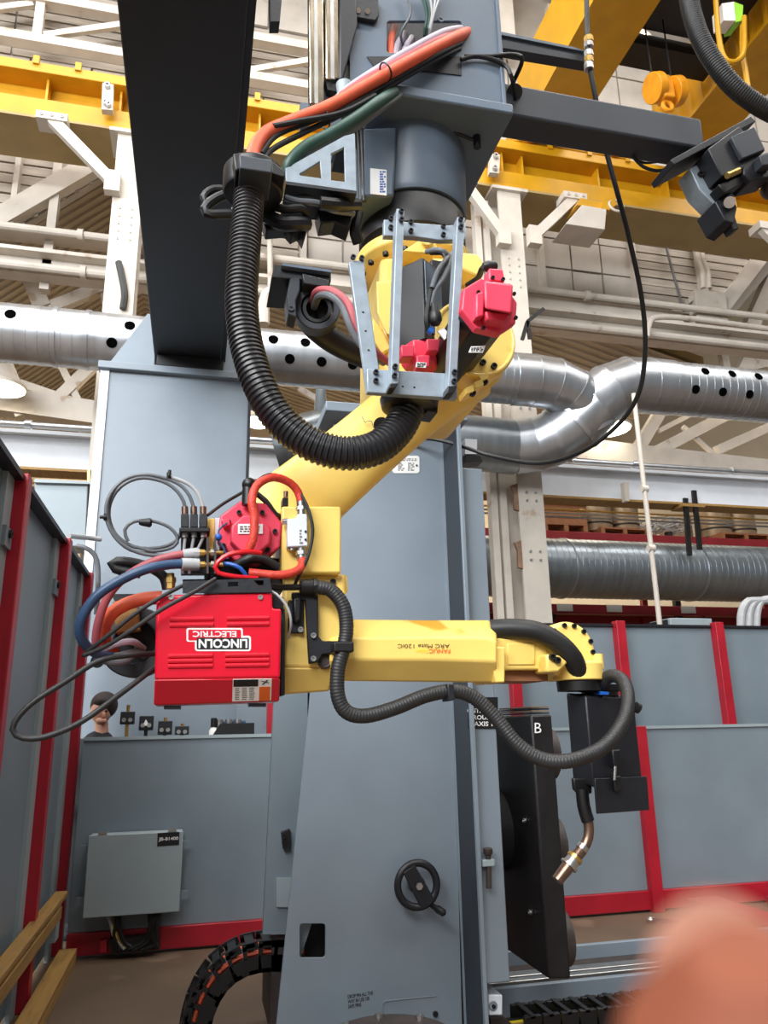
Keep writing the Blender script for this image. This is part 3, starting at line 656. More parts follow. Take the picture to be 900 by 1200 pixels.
for i, (m, q) in enumerate(((LYEL, [(125, 1065), (131, 1085), (140, 1103), (152, 1110), (165, 1107)]), (WOODY, [(127, 1065), (134, 1088), (143, 1106), (156, 1109), (168, 1104)]), (PALEH, [(122, 1066), (129, 1080), (134, 1098), (146, 1112)]),
        (BLK, [(136, 1065), (137, 1080), (134, 1095), (140, 1113)]), (BLK, [(140, 1065), (139, 1085), (146, 1105), (160, 1113)]), (BLK, [(180, 1060), (177, 1085), (168, 1103), (150, 1112)]), (BLK, [(186, 1060), (181, 1080), (174, 1102), (155, 1114)]), (BLK, [(190, 1060), (184, 1085), (182, 1105), (165, 1113)]), (RUB, [(175, 1062), (178, 1090), (184, 1110)]))):
    b = MB(); b.tube([PY(x, y, 6.5 if k else 6.54) for k, (x, y) in enumerate(q)], .012 if i < 3 else .018, 6); b.build('cable', m, t)
b = MB(); b.pp([(128, 1101), (186, 1096), (187, 1112), (130, 1117)], 6.5, 6.59); b.build('gland_plate', DARKST, t)
b = MB(); b.pp([(117, 1103), (125, 1102), (125, 1116), (117, 1117)], 6.52, 6.59); b.build('red_block', REDF, t)
# enclosure and conduit seen beyond the left fence
t = thing('wall_cabinet', 'pale grey wall cabinet on brass pipes beyond the left fence', 'cabinet', PY(70, 628, 9.0))
b = MB(); b.pp([(40, 563), (103, 566), (100, 640), (45, 640)], 8.9, 9.3); b.build('body', BLUET, t, .01)
b = MB(); b.pp([(40, 561), (106, 564), (106, 567), (40, 565)], 8.85, 9.3); b.build('lid', BOXG, t)
for i, x in enumerate((106, 111)):
    b = MB(); b.tube([PY(x, 552, 9.1), PY(x-4, 690, 9.1)], .04, 8); b.build('pipe', BRASS if i == 0 else WHT, t)
for y in (580, 601, 650): b = MB(); b.pp([(100, y), (113, y), (113, y+3), (100, y+3)], 9.0, 9.2); b.build('clamp', DARKST, t)
pipe('silver flexible conduit curving over the left fence end', [PX(80, 628, -1.02), PX(100, 630, -.98), PY(118, 632, 7.0)], .022, PALEH, 'conduit', 'pipe', True)
pipe('grey flexible conduit dropping beside the last left fence post', [PY(90, 640, 6.95), PY(103, 643, 6.95), PY(113, 655, 6.95), PY(115, 680, 6.95), PY(113, 720, 6.95)], .022, GREYH, 'conduit', 'pipe', True)
# ------------------------------------------------------------------ boom gantry
t = thing('boom_gantry', 'tall grey column carrying the dark overhead boom that runs towards the viewer', 'gantry', (-.26, 7.85, 0))
b = MB(); b.box((-.985, 7.45, 0), (.41, 7.52, 5.06)); b.build('column_face', GREY, t)
b = MB(); b.box((-.985, 7.52, 0), (-.9, 8.2, 5.06)); b.box((.32, 7.52, 0), (.41, 8.2, 5.06)); b.build('column_side', GREY, t)
b = MB(); b.box((-1.06, 7.43, 0), (-.975, 7.48, 5.06)); b.build('edge_flange', WHT3, t)  # lit column edge, its brightness put into a pale colour
b = MB(); b.box((.395, 7.43, 0), (.425, 7.48, 5.06)); b.build('edge_flange', BLKM, t)
b = MB(); b.box((-1.08, 7.38, 5.06), (.49, 8.2, 5.135)); b.build('cap_plate', GREY, t, .006)
b = MB(); b.prism([(-1.01, 7.5, 5.135), (-.56, 7.5, 5.135), (-.56, 7.5, 5.76), (-.66, 7.5, 5.76)], (0, .06, 0)); b.build('gusset', GREY, t)
b = MB(); b.prism([(.48, 7.5, 5.135), (.13, 7.5, 5.135), (.13, 7.5, 5.76), (.21, 7.5, 5.76)], (0, .06, 0)); b.build('gusset', GREY, t)
b = MB(); b.box((-.56, -1.5, 5.26), (.105, 7.9, 6.0)); b.build('boom_beam', BOOM, t, .01)
b = MB(); b.box((.105, -1.5, 5.29), (.15, 7.9, 5.36)); b.build('boom_edge', BOOM, t)
b = MB(); b.box((-.53, 7.38, 5.135), (.13, 8.0, 5.26)); b.build('boom_shoe', BOOM, t, .006)
# ------------------------------------------------------------------ positioner tower
TY = 4.2
t = tower = thing('positioner_tower', 'big grey positioner tower with handwheel standing on the floor rails, centre', 'machine', (1.1, 4.6, .1))
hole = rpp(351, 1082, 381.5, 1123, 4)
b = MB(); b.holed([PY(x, y, TY) for x, y in [(391, 497), (521, 497), (532, 850), (543, 1260), (318, 1260), (362, 830)]], [[PY(x, y, TY) for x, y in hole]], (0, .02, 0)); b.build('front_plate', GREY, t)
b = MB(); b.pp([(351, 1080), (366, 1080), (352, 1123)], TY+.1, TY+.12); b.build('inner_web', GREYD, t)
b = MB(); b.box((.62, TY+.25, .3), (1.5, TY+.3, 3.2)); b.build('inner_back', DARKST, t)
Xw = PY(532, 850, TY).x; Yf = PX(551, 850, Xw).y; xr_ = PY(584, 850, Yf).x
b = MB(); b.box((Xw, Yf+.012, .1), (Xw+.012, TY+.3, 3.36)); b.build('channel_web', GREYB, t)  # web turned from the light: its shade is put into the darker grey
b = MB(); b.box((Xw, Yf-.012, .1), (Xw+.022, Yf+.012, 3.36)); b.build('channel_flange', GREY, t, .003)
b = MB(); b.box((Xw-.012, TY-.012, .1), (Xw-.001, TY-.001, 3.34)); b.build('weld_bead', GREY, t)
zb0 = PY(598, 1153, Yf).z; zb1 = PY(574, 548, Yf).z
x0 = Xw
b = MB(); b.box((.66, TY-.12, 3.36), (x0+.13, TY+.7, 3.42)); b.build('cap_plate', GREY, t, .006)
b = MB(); b.box((Xw+.014, Yf+.03, zb0), (xr_, TY+.75, zb1)); b.build('side_body', GREY, t, .006)
b = MB(); b.pp([(545, 514), (559, 515), (559, 532), (545, 532)], TY+.1, TY+.2); b.build('sensor_bracket', WHT3, t)
b = MB(); b.pp([(546, 533), (562, 534), (566, 541), (546, 542)], TY+.1, TY+.2); b.build('cable_gland', BLK, t)
b = MB(); b.pp([(322, 800), (362, 800), (362, 830), (338, 1095), (308, 1095)], TY+.25, TY+.3); b.build('side_plate', GREYD, t)
b = MB(); b.box((.45, TY+.3, .1), (.6, TY+.8, .55)); b.build('base_block', BROWNST, t)
b = MB(); b.pp([(330, 976), (340, 972), (340, 995), (332, 995)], TY+.2, TY+.25); b.build('latch_block', BLKM, t)
bolts(t, [PY(333, 980, TY+.2), PY(333, 987, TY+.2)], (0, -1, 0), .014, .012, BLK)
b = MB(); b.pp(rpp(324, 1029, 345, 1063, 2), TY+.23, TY+.25); b.build('cover_plate', BOXG, t)
b = MB(); b.pp(rpp(460, 534, 491.5, 554.5, 3), TY-.003, TY); o = b.build('data_plate', WHITE, t); o['label'] = 'white printed data plate'; dp = o
inkrows(dp, 464, 537, 488, 540.5, TY-.0035, 2, name='plate_print'); inkrows(dp, 466.5, 542, 474, 552, TY-.0035, 5, name='plate_print'); inkrows(dp, 478, 542, 486, 552, TY-.0035, 5, name='plate_print')
bolts(dp, [PY(463.5, 544, TY-.003), PY(488.3, 545.5, TY-.003)], (0, -1, 0), .006, .004, BLK, 'rivet', 8)
# nameplate of the axis, partly behind the channel and the hose
Yn = Yf+.026
b = MB(); b.pp([(548, 817), (583.5, 817), (584, 854), (548.5, 854)], Yn, Yn+.004); ap = b.build('axis_plate', LBLK, t)
for s, x0_, y0_, x1_, y1_ in (('CNTR', 547.5, 830, 566, 835.5), ('GROUP', 548.5, 838, 574, 843.3), ('AXIS 1', 555.5, 845.5, 577, 851)): ptext(s, x0_, y0_, x1_, y1_, Yn, WHITE, ap, bold=.02)
text('DROP PIN ALL THE\nWAY IN USE OR\nSAFE PINS', PY(408, 1182, TY), PY(438, 1177, TY)-PY(408, 1182, TY), PY(407, 1166, TY)-PY(408, 1182, TY), LBLK, t, name='handwriting', bold=.02)
b = MB(); b.tube([PY(449, 1200, TY-.002), PY(449, 1176, TY-.002), PY(452, 1173, TY-.002), PY(512, 1167, TY-.002)], .0025, 6, sm=False); b.build('hatch_seam', GREYD, t)
bolts(t, [PY(510, 1188, TY)], (0, -1, 0), .014, .01, BLKM)
b = MB(); b.cyl(PY(572, 998, Yn-.03), PY(573, 1041, Yn-.03), .014); b.build('lock_pin', BROWNST, t)
b = MB(); b.lathe(PY(572, 1002, Yn-.03), (0, 0, 1), [(0, .018), (.01, .024), (.03, .024), (.035, .015)], 14); b.build('pin_head', BROWNST, t)
b = MB(); b.pp([(566, 1008), (580, 1007), (580, 1015), (566, 1016)], Yn-.045, Yn+.01); b.build('pin_bracket', BOXG, t, .003)
b = MB(); b.pp([(572.5, 1166), (589, 1166), (589, 1190), (573, 1190)], Yf+.05, TY+.25); b.build('bearing_housing', WHT3, t, .006)
b = MB(); b.torus(PY(578, 1179, Yf+.05), (0, -1, 0), .018, .005, 16); b.build('bearing_ring', GREYD, t)
bolts(t, [PY(578, 1179, Yf+.05)], (0, -1, 0), .01, .012, BLKM)
b = MB(); b.pp([(588, 1192), (600, 1200), (600, 1225), (575, 1225), (575, 1194)], TY+.05, TY+.4); b.build('carriage_skirt', BROWNST, t)
b = MB(); b.cyl((xr_-.05, 4.55, 1.0), (1.775, 4.55, 1.0), .22, n=32); b.build('spindle_flange', DARKST, t)
# handwheel
P = PY(489, 1037, TY-.1); hw = thing('handwheel', 'black handwheel with crank handle on the tower front', 'wheel', P)
ax = V((0, -1, 0)); R = 27*mpx(P)
b = MB(); b.torus(P, ax, R*.88, .019, 40, 10); b.build('rim', BLKM, hw)
b = MB(); b.lathe(P+V((0, .02, 0)), ax, [(-.075, R*.22), (.0, R*.36), (.025, R*.36), (.03, R*.2)], 20); b.build('hub', BLK, hw)
A = P+V((-.35*R, 0, .62*R)); B = P+V((.45*R, 0, -.82*R)); dv = (B-A).normalized(); sd = dv.cross(ax)
b = MB(); b.prism([A+sd*.035-dv*.01, A-sd*.035-dv*.01, B-sd*.04, B+sd*.04], (0, -.018, 0)); b.build('spoke', BLKM, hw, .004)
bolts(hw, [P+V((0, -.03, 0))], ax, .018, .014, STEEL, 'centre_nut', 6)
C = P+V((.62*R, 0, -.85*R)); b = MB(); b.lathe(C, V((.45, -1, -.25)), [(-.01, .012), (.03, .014), (.05, .02), (.09, .018), (.1, .008)], 14); b.build('crank_handle', BLK, hw)
# tooling plate at the right of the tower
t = thing('tooling_plate', 'thick black tooling plate marked B standing right of the tower', 'plate', (1.86, 4.4, .37))
b = MB(); b.prism([(1.77, 4.0, .37), (1.895, 4.0, .36), (1.895, 4.0, 1.64), (1.77, 4.0, 1.64)], (0, 1.0, 0)); b.build('body', DARKST, t, .012)
for i in range(4): b = MB(); b.box((1.79, 4.02, 1.645+i*.011), (1.89, 4.5, 1.652+i*.011)); b.build('shim', COIL if i % 2 else DARKST, t)
for z in (1.38, 1.0, .55): b = MB(); b.cyl((1.765, 4.16, z+.09), (1.772, 4.16, z+.09), .028, n=16); b.build('bolt_hole', BLK, t)
bolts(t, [(1.765, 4.16, z+.09) for z in (1.38, 1.0, .55)], (-1, 0, 0), .014, .008, STEEL)
for z in (1.43, .96, .5): b = MB(); b.cyl((1.895, 4.2, z), (1.965, 4.2, z), .14, n=28); b.build('hub_disc', BROWNST, t)
text('B', PY(626.5, 859, 3.985), PY(634.3, 859, 3.985)-PY(626.5, 859, 3.985), PY(626.5, 847, 3.985)-PY(626.5, 859, 3.985), WHITE, t)
# floor rails, cable chain
t = thing('floor_rail', 'steel floor rail bed on which the tower slides, right of centre', 'rail', (3, 4.9, 0))
b = MB(); b.box((1.2, 4.64, .0), (8, 4.68, .15)); b.build('front_channel', GREY, t, .004)
b = MB(); b.box((1.2, 4.68, .0), (8, 5.12, .12)); b.build('bed_plate', BROWNST, t)
b = MB(); b.box((1.2, 4.74, .12), (8, 4.80, .15)); b.box((1.2, 4.86, .12), (8, 4.95, .14)); b.build('guide_rail', STEEL, t, .004)
b = MB(); b.box((1.2, 5.12, .0), (8, 5.16, .2)); b.build('rear_channel', GREY, t, .004)
t = thing('floor_step', 'brown steel step beam lying under the right fence', 'beam', (4.4, 6.0, 0))
b = MB(); b.prism([(4.25, 5.2, .02), (4.55, 5.2, .02), (4.55, 5.2, .1), (4.25, 5.2, .1)], (0, 1.35, 0)); b.build('flange', REDRK, t)
b = MB(); b.box((5.0, 5.2, .02), (5.2, 6.5, .08)); b.build('second_flange', REDRK, t)
t = thing('pipe_wrench_clamp', 'small loose steel clamp on the floor by the red post foot', 'tool', (3.9, 6.2, 0))
b = MB(); bar(b, (3.72, 6.25, .03), (4.0, 6.05, .03), .025); b.build('bar', BROWNST, t)
b = MB(); b.torus((3.72, 6.28, .03), (0, 0, 1), .03, .01, 12, 6); b.build('jaw', STEEL, t)
t = thing('cable_chain', 'black drag chain with yellow cables lying flat at bottom right', 'cable chain', (2.4, 4.25, 0))
for i in range(16):
    x = 1.75+i*.105
    b = MB()
    for y in (4.28, 4.46): b.box((x, y, .02), (x+.095, y+.03, .12))
    b.box((x+.03, 4.28, .105), (x+.06, 4.49, .125)); b.box((x+.03, 4.28, .02), (x+.06, 4.49, .035)); b.build('chain_link', BLK, t, .003)
for k, m in enumerate((WOODY, LYEL, RUB)): b = MB(); b.tube([(1.7, 4.35+k*.035, .06), (3.5, 4.35+k*.035, .06)], .014, 8); b.build('cable', m, t)
t = thing('cable_chain', 'black drag chain arching into the left side of the tower, orange cables inside', 'cable chain', PY(235, 1200, 4.55))
ctr = [(224, 1258), (227, 1208), (238, 1168), (257, 1138), (284, 1120), (314, 1114), (352, 1115)]
P = path([PY(x, y, 4.6) for x, y in ctr], .075)
for i in range(len(P)-1):
    d = (P[i+1]-P[i]).normalized(); nr = V((0, 1, 0)).cross(d).normalized(); b = MB()
    for y in (-.1, .1):
        q = P[i]+V((0, y, 0)); b.prism([q-nr*.075, q-nr*.04, q-nr*.04+d*.082, q-nr*.075+d*.082], (0, .02, 0)); b.prism([q-nr*.005, q+nr*.075, q+nr*.075+d*.085, q-nr*.005+d*.085], (0, .02, 0)); b.prism([q-nr*.06, q, q+d*.02, q-nr*.06+d*.02], (0, .02, 0))
    for e in (-.07, .055): q = P[i]+V((0, -.1, 0))+nr*e+d*.02; b.prism([q, q+d*.045, q+d*.045+nr*.02, q+nr*.02], (0, .2, 0))
    b.build('chain_link', BLK, t)
for k, (m, dy) in enumerate(((ORANGE, -.06), (GREYH, -.03), (GREEN, .0), (ORANGE, .03), (RUB, .06))):
    b = MB(); b.tube([p+V((0, dy, 0))+((P[min(i+1, len(P)-1)]-P[max(i-1, 0)]).normalized().cross(V((0, 1, 0)))*(.012+.005*k)) for i, p in enumerate(P)]+[P[-1]+V((.3, dy, .02))], .012, 6); b.build('cable', m, t)
P = PY(443, 1190, 4.02); P.y = 3.7; t = thing('turntable_hub', 'round brown steel hub rising at the bottom edge before the tower', 'hub', (P.x, P.y, 0))
b = MB(); b.lathe((P.x, P.y+.05, 0), (0, 0, 1), [(0, .3), (P.z-.02, .29), (P.z, .28)], 40); b.build('drum', BROWNST, t)
bolts(t, [(P.x+.25*cos(a), P.y+.05+.25*sin(a), P.z) for a in [k*pi/4 for k in range(8)]], (0, 0, 1), .02, .015, STEEL)
# ------------------------------------------------------------------ gantry mast
def hose(label, q, rpx, m, name='hose', cat='hose', rib=None, n=10, group=None, ends=None, step=.015):
    """a hose through picture points (x, y, depth); ends = (material, length) fits a ferrule at the last point"""
    P = [PY(*a) for a in q]; r = rpx*mpx(P[len(P)//2])
    b = MB(); b.tube(P, r, n, rib=rib, step=step)
    if not ends: return single(b, name, m, label, cat, group)
    t = thing(name, label, cat, min(P, key=lambda p: p.z), group); b.build('tube', m, t)
    for k in ends[1]:
        i, j = (0, 1) if k == 0 else (-1, -2); d = (P[j]-P[i]).normalized(); b = MB(); b.cyl(P[i]-d*r*.5, P[i]+d*r*3, r*1.3, n=12); b.build('ferrule', ends[0], t)
    return t
MY = 2.1
z1 = PY(598, 129, MY).z; mast = t = thing('gantry_mast', 'grey gantry mast with base plate and round riser that carries the robot', 'machine', (.7, 2.35, z1))
xl, xr = PY(414, 60, MY).x, PY(584, 60, MY).x; zt = z1+.75
H1 = [PY(x, y, MY) for x, y in rpp(453, 24, 541, 62, 4)]
b = MB(); b.holed([V((xl, MY, z1)), V((xr, MY, z1)), V((xr, MY, zt)), V((xl, MY, zt))], [H1], (0, .012, 0)); b.build('front_plate', CARR, t)
b = MB(); b.box((xl, MY+.3, z1), (xr, MY+.45, zt)); b.build('rear_plate', BLKM, t)
b = MB(); b.box((xl-.012, MY, z1), (xl, MY+.4, zt)); b.build('left_side', CARR, t)
b = MB(); b.box((xr, MY-.008, z1), (xr+.015, MY+.4, zt)); b.build('right_side', CARR, t, .003)
b = MB(); b.pp([(430, 66), (541, 66), (541, 88), (470, 80), (440, 80)], MY-.004, MY); b.build('cable_guard', BLKM, t)
b = MB(); b.pp([(411, -4), (444, -1), (444, 18), (440, 24), (413, 19)], MY-.02, MY); b.build('hole_plate', BLKM, t, .003)
for x, y in ((420, 12), (431, 13)): b = MB(); b.cyl(PY(x, y, MY-.026), PY(x, y, MY-.02), .009, n=12); b.build('plate_hole', STEEL, t)
bolts(t, [PY(516, 24, MY)], (0, -1, 0), .012, .006, CARR)
xa, xb = PY(437, 120, MY).x, PY(598, 129, MY).x
b = MB(); b.box((xa, MY-.03, z1-.045), (xb, MY+.62, z1)); b.build('base_plate', CARR, t, .008)
C = V(((xa+xb)/2-.05, MY+.27, 0)); zr0 = z1-.045; zr1 = PY(482, 246, MY+.2).z; RR = 65*mpx(C+V((0, 0, zr1)))
b = MB(); b.lathe((C.x, C.y, zr1), (0, 0, 1), [(0, RR*.96), (.02, RR), (zr0-zr1, RR*1.02)], 48); b.build('riser', CARR, t)
b = MB(); b.pp([(424, 150), (466, 148), (462, 230), (424, 230)], C.y-RR*.96, C.y); b.build('side_web', CARR, t, .01)
b = MB(); b.pp([(434, 197), (453, 199), (453, 229), (434, 227)], C.y-RR*.97, C.y-RR*.96); o = b.build('label', WHITE, t)
inkrows(t, 445, 200, 452, 226, C.y-RR*.972, 9, BLUE)
for x0, x1, yb in ((362, 379, 121), (381, 397, 92)):
    b = MB(); b.pp([(x0, -12), (x1, -12), (x1+1, yb), (x0+1, yb)], MY-.01, MY+.03); b.build('rail', CHROME, t, .004)
    b = MB(); b.pp([(x0+6, -12), (x0+10, -12), (x0+11, yb), (x0+7, yb)], MY-.015, MY-.01); b.build('rail_groove', STEEL, t)
b = MB(); b.pp([(377, -12), (384, -12), (388, 122), (378, 128), (352, 150), (352, 120), (377, 122)], MY+.03, MY+.06); b.build('rail_backing', CARR, t)
b = MB(); b.pp([(399, -12), (417, -12), (419, 28), (402, 92), (398, 92)], MY-.03, MY+.05); b.build('carriage_block', BLKM, t, .004)
b = MB(); b.pp([(381, 92), (398, 93), (400, 108), (384, 105)], MY, MY+.04); b.build('stop_bumper', BLK, t)
b = MB(); b.cyl(PY(404, 100, MY-.02), PY(404, 112, MY-.02), .03, .025); b.build('bumper', BOXG, t)
P = PY(559, 166, MY+.1); b = MB(); b.cyl(P, P+V((-.12, 0, .035)), .006); b.cyl(P+V((0, 0, .03)), P-V((0, 0, .025)), .014); b.build('fitting', BLK, t)
za = PY(420, 152, MY+.1).z; b = MB(); b.cyl(PY(424, 152, MY+.08), PY(427, 236, MY+.08), .008); b.cyl(PY(420, 152, MY+.1), PY(423, 236, MY+.1), .008); b.build('guide_rod', BLK, t)
# thin outrigger arm and the cable it carries
b = MB(); b.prism([PY(540, 30, MY+.35), PY(692, 63, MY+.35), PY(694, 74, MY+.35), PY(540, 48, MY+.35)], (0, .05, 0)); b.build('outrigger_arm', GREYB, t, .003)
b = MB(); b.prism([PY(540, 27, MY+.34), PY(672, 55, MY+.34), PY(694, 62, MY+.34), PY(540, 31, MY+.34)], (0, .06, 0)); b.build('outrigger_lip', CARR, t)
t = thing('hanging_cable', 'long black cable hanging from above past the square tube and swinging to the tower top', 'cable', PY(640, 545, 3.2))
q = [(687, -30, MY+.31), (688, 30, MY+.31), (690, 70, MY+.31), (697, 110, MY+.33), (710, 175, MY+.4), (735, 270, 2.6), (752, 350, 2.75), (756, 410, 2.85), (748, 462, 2.95), (722, 500, 3.1), (680, 530, 3.3), (630, 543, 3.6), (575, 534, 3.9), (535, 521, 4.0), (500, 514, 4.1), (480, 520, 4.19)]
b = MB(); b.tube([PY(*a) for a in q], .011, 10); b.build('sheath', RUB, t)
for y0, y1, m in ((44, 50, BRASS), (51, 56, STEEL), (61, 67, STEEL), (68, 74, BRASS), (75, 82, STEEL)): b = MB(); b.cyl(PY(689.3, y0, MY+.31), PY(690.3, y1, MY+.31), .021, n=8); b.build('gland', m, t)
# square tube arm to the right, with its bracket and tooling
zl = PY(600, 135, 2.2).z; zh = PY(597, 97, 2.2).z; Yb = PZ(597, 164, zl).y; xe = PY(826, 165, 2.2).x
t = thing('side_arm', 'dark square tube arm reaching right from the mast with an angled end plate', 'arm', (xr+.02, 2.3, zl))
b = MB(); b.box((xr+.017, 2.2, zl), (xe, Yb, zh)); b.build('square_tube', GREYB, t, .012, 3)  # shaded underside of the tube worked into its dark grey
b = MB(); b.cyl(PY(603, 108, 2.199), PY(603, 108, 2.19), .03, n=20); b.build('cable_hole', BLK, t)
b = MB(); b.prism([PY(786, 187, 2.15), PY(790, 193, 2.15), PY(886, 142, 2.15), PY(880, 136, 2.15)], (0, .14, 0)); b.build('end_plate', BLKM, t, .003)
for i, q in enumerate(([(600, 90), (612, 70), (600, 64), (575, 66), (545, 66)], [(604, 106), (600, 92), (590, 75), (560, 66), (540, 70)])):
    hose(('upper', 'lower')[i]+' of two black cables looping from the mast opening into the side arm', [(x, y, MY-.015) if k else (x, y+10, 2.19) for k, (x, y) in enumerate(q)], 2.6, RUB, 'cable', 'cable')
t = thing('torch_service_unit', 'black and grey gripper unit hanging off the end plate of the side arm', 'tool', PY(850, 250, 2.25))
for nm, q, m, y0, y1 in (('main_block', [(830, 174), (866, 148), (897, 176), (863, 204), (846, 206)], BLKM, 2.12, 2.26), ('lit_front_block', [(857, 160), (884, 148), (897, 175), (870, 186)], GREYB, 2.1, 2.12), ('swing_arm', [(808, 197), (822, 190), (846, 214), (862, 230), (850, 246), (838, 240), (820, 222)], ZINC, 2.2, 2.28),  # thin grey piece on the black main block paints its lit front
        ('lower_jaw', [(838, 236), (858, 228), (864, 243), (860, 262), (850, 258)], BLKM, 2.18, 2.3), ('jaw_tip', [(851, 254), (861, 251), (866, 268), (860, 270)], BLK, 2.2, 2.25), ('clamp_block', [(870, 188), (900, 178), (912, 190), (906, 206), (880, 212), (872, 204)], BLKM, 2.12, 2.22), ('link', [(842, 216), (872, 204), (876, 212), (850, 226)], BLK, 2.14, 2.2), ('cap', [(890, 182), (905, 178), (908, 192), (894, 194)], GREYB, 2.08, 2.14)):
    b = MB(); b.pp(q, y0, y1); b.build(nm, m, t, .004)
b = MB(); b.cyl(PY(852, 206, 2.1), PY(866, 200, 2.1), .012); b.build('fitting', BRASS, t)
b = MB(); b.cyl(PY(855, 237, 2.15), PY(855, 237, 2.3), .022); b.build('pivot', STEEL, t)
bolts(t, [PY(838, 226, 2.2), PY(820, 205, 2.2)], (0, -1, 0), .012, .01, BLK)
b = MB(); b.sphere(PY(903, 222, 2.2), .04); b.build('roller', BROWNST, t)
hose('thin black wires drooping in a bundle under the side arm', [(742, 184, 2.3), (755, 196, 2.3), (775, 200, 2.3), (792, 190, 2.3)], 2, RUB, 'cable', 'cable')
hose('second thin black wire looping under the side arm to its end plate', [(746, 180, 2.35), (752, 190, 2.35), (768, 190, 2.35), (785, 186, 2.35)], 1.5, RUB, 'cable', 'cable')
hose('thick black hose swooping in from the top right corner', [(795, -120, 1.9), (803, -30, 1.9), (815, 30, 1.9), (838, 75, 1.9), (872, 112, 1.9), (925, 140, 1.9), (1000, 150, 1.9), (1150, 120, 1.9), (1300, 0, 1.9), (1350, -200, 1.9)], 11, RUB, rib=(.009, .0012), n=16)
t = single(MB().pp([(316, -20), (332, -20), (328, 25), (317, 25)], 2.6, 2.66), 'hanger_bar', BLKM, 'end of a dark bar hanging down at the top between boom and mast', 'bar')
# hoses out of the mast opening
hose('fat orange hose running from the mast opening down into the ribbed hose', [(548, 38, 2.12), (530, 46, 2.06), (480, 72, 2.02), (430, 100, 2.0), (385, 125, 1.98), (340, 143, 1.96), (312, 156, 1.94), (298, 175, 1.92), (294, 200, 1.9)], 7.5, ORANGE, n=14)
hose('faded lilac hose lying along the orange hose', [(546, 34, 2.13), (520, 39, 2.07), (480, 60, 2.05), (440, 84, 2.04), (410, 104, 2.03), (395, 118, 2.02)], 5.5, LILAC, n=12)
hose('pale red hose just above the orange hose', [(540, 36, 2.13), (515, 46, 2.05), (470, 70, 2.03), (425, 95, 2.02), (400, 112, 2.0)], 4, PINKH)
hose('green hose bundled low under the orange hose', [(462, 108, 2.06), (446, 118, 2.0), (415, 140, 1.98), (385, 158, 1.97), (358, 172, 1.96), (340, 190, 1.96), (335, 210, 1.98)], 7, GREEN, n=12)
hose('grey green hose beside the green hose', [(468, 112, 2.08), (448, 126, 2.02), (415, 150, 2.0), (385, 168, 1.99), (362, 178, 1.98), (350, 195, 1.98)], 4.5, GREYH)
for i, q in enumerate(([(545, 48, 2.12), (520, 60, 2.05), (460, 94, 2.03), (410, 124, 2.0), (365, 142, 1.98), (325, 158, 1.95), (306, 180, 1.93)], [(545, 54, 2.12), (515, 68, 2.06), (455, 102, 2.04), (400, 134, 2.01), (355, 156, 1.98), (318, 176, 1.95), (305, 195, 1.93)], [(320, 148, 1.93), (350, 142, 1.95), (400, 132, 1.98), (440, 112, 2.0)])):
    hose(('upper', 'lower', 'short')[i]+' black cable strapped under the orange hose', q, 3.2, RUB, 'cable', 'cable')
for i, (x, y) in enumerate(((452, 84), (378, 138))):
    P = PY(x, y, 2.0); b = MB(); b.torus(P, (PY(x+10, y-5.5, 2.0)-P), .028+.006*i, .003, 20, 6); single(b, 'cable_tie', BLK, ('black cable tie nearer the mast around the orange hose', 'black cable tie nearer the hose clamp around the orange hose')[i], 'cable tie')
t = thing('wire_loom', 'thin pale and green wires dropping into the mast opening at the top', 'wire', PY(500, 45, 2.08))
for i, (x0, x1, x2, m) in enumerate(((490, 500, 497, GREEN), (495, 503, 500, GREEN), (502, 506, 502, PALEH), (512, 508, 504, PALEH), (520, 509, 503, PALEH), (474, 481, 470, GREYH))):
    b = MB(); b.tube([PY(x0, -15, 2.07), PY(x1, 15, 2.07), PY(x2, 38, 2.08), PY(x2+2, 52, 2.14)], .005, 6); b.build('wire', m, t)
for i, (x0, y0, x1, y1, m) in enumerate(((462, 30, 458, 66, ORANGE), (474, 40, 462, 68, LILAC), (483, 45, 474, 66, LILAC))):
    hose(('short orange', 'first short grey', 'second short grey')[i]+' hose stub inside the mast opening', [(x0, y0, 2.16), ((x0+x1)/2-2, (y0+y1)/2, 2.13), (x1, y1, 2.12)], 4.5, m)
# ------------------------------------------------------------------ robot
JY = C.y
R0 = PY(480, 250, JY)
rob = t = thing('welding_robot', 'yellow six axis welding robot hanging upside down from the grey mast riser', 'robot', (C.x, C.y, zr1-.02))
bz = PY(480, 285, JY-.1).z
b = MB(); b.lathe((C.x, C.y, bz), (0, 0, 1), [(0, RR*.8), (.03, RR*.95), (zr1-bz-.02, RR*.95), (zr1-bz, RR*.9)], 40); b.build('base_ring', BLK, t)
b = MB(); b.lathe((C.x, C.y, bz-.075), (0, 0, 1), [(0, RR*.9), (.02, RR*1.02), (.06, RR*1.02), (.075, RR*.9)], 40); b.build('turntable_flange', YEL, t, .004)
bolts(t, [(C.x+RR*.9*cos(a), C.y+RR*.9*sin(a), bz-.07) for a in [radians(180+k*22) for k in range(9)]], (0, 0, -1), .011, .012, BLK)
b = MB(); b.pp([(446, 300), (560, 300), (580, 400), (582, 440), (560, 474), (470, 470), (446, 430)], JY-.28, JY+.05); b.build('turret_casting', YEL, t, .02)
b = MB(); b.loft([[PY(x, y, yy) for x, y in q] for q, yy in (([(441, 330), (459, 329), (459, 395), (452, 390), (442, 366)], JY-.34), ([(441, 330), (459, 329), (459, 395), (452, 390), (442, 366)], JY-.2))]); b.build('side_cover', YEL, t, .004)
b = MB(); b.pp([(437, 372), (452, 392), (458, 408), (448, 414), (436, 395)], JY-.3, JY-.1); b.build('side_bracket', YEL, t, .004)
b = MB(); b.pp([(540, 295), (560, 297), (568, 309), (560, 324), (540, 314)], JY-.36, JY-.1); b.build('casting_lug', YEL, t, .008)
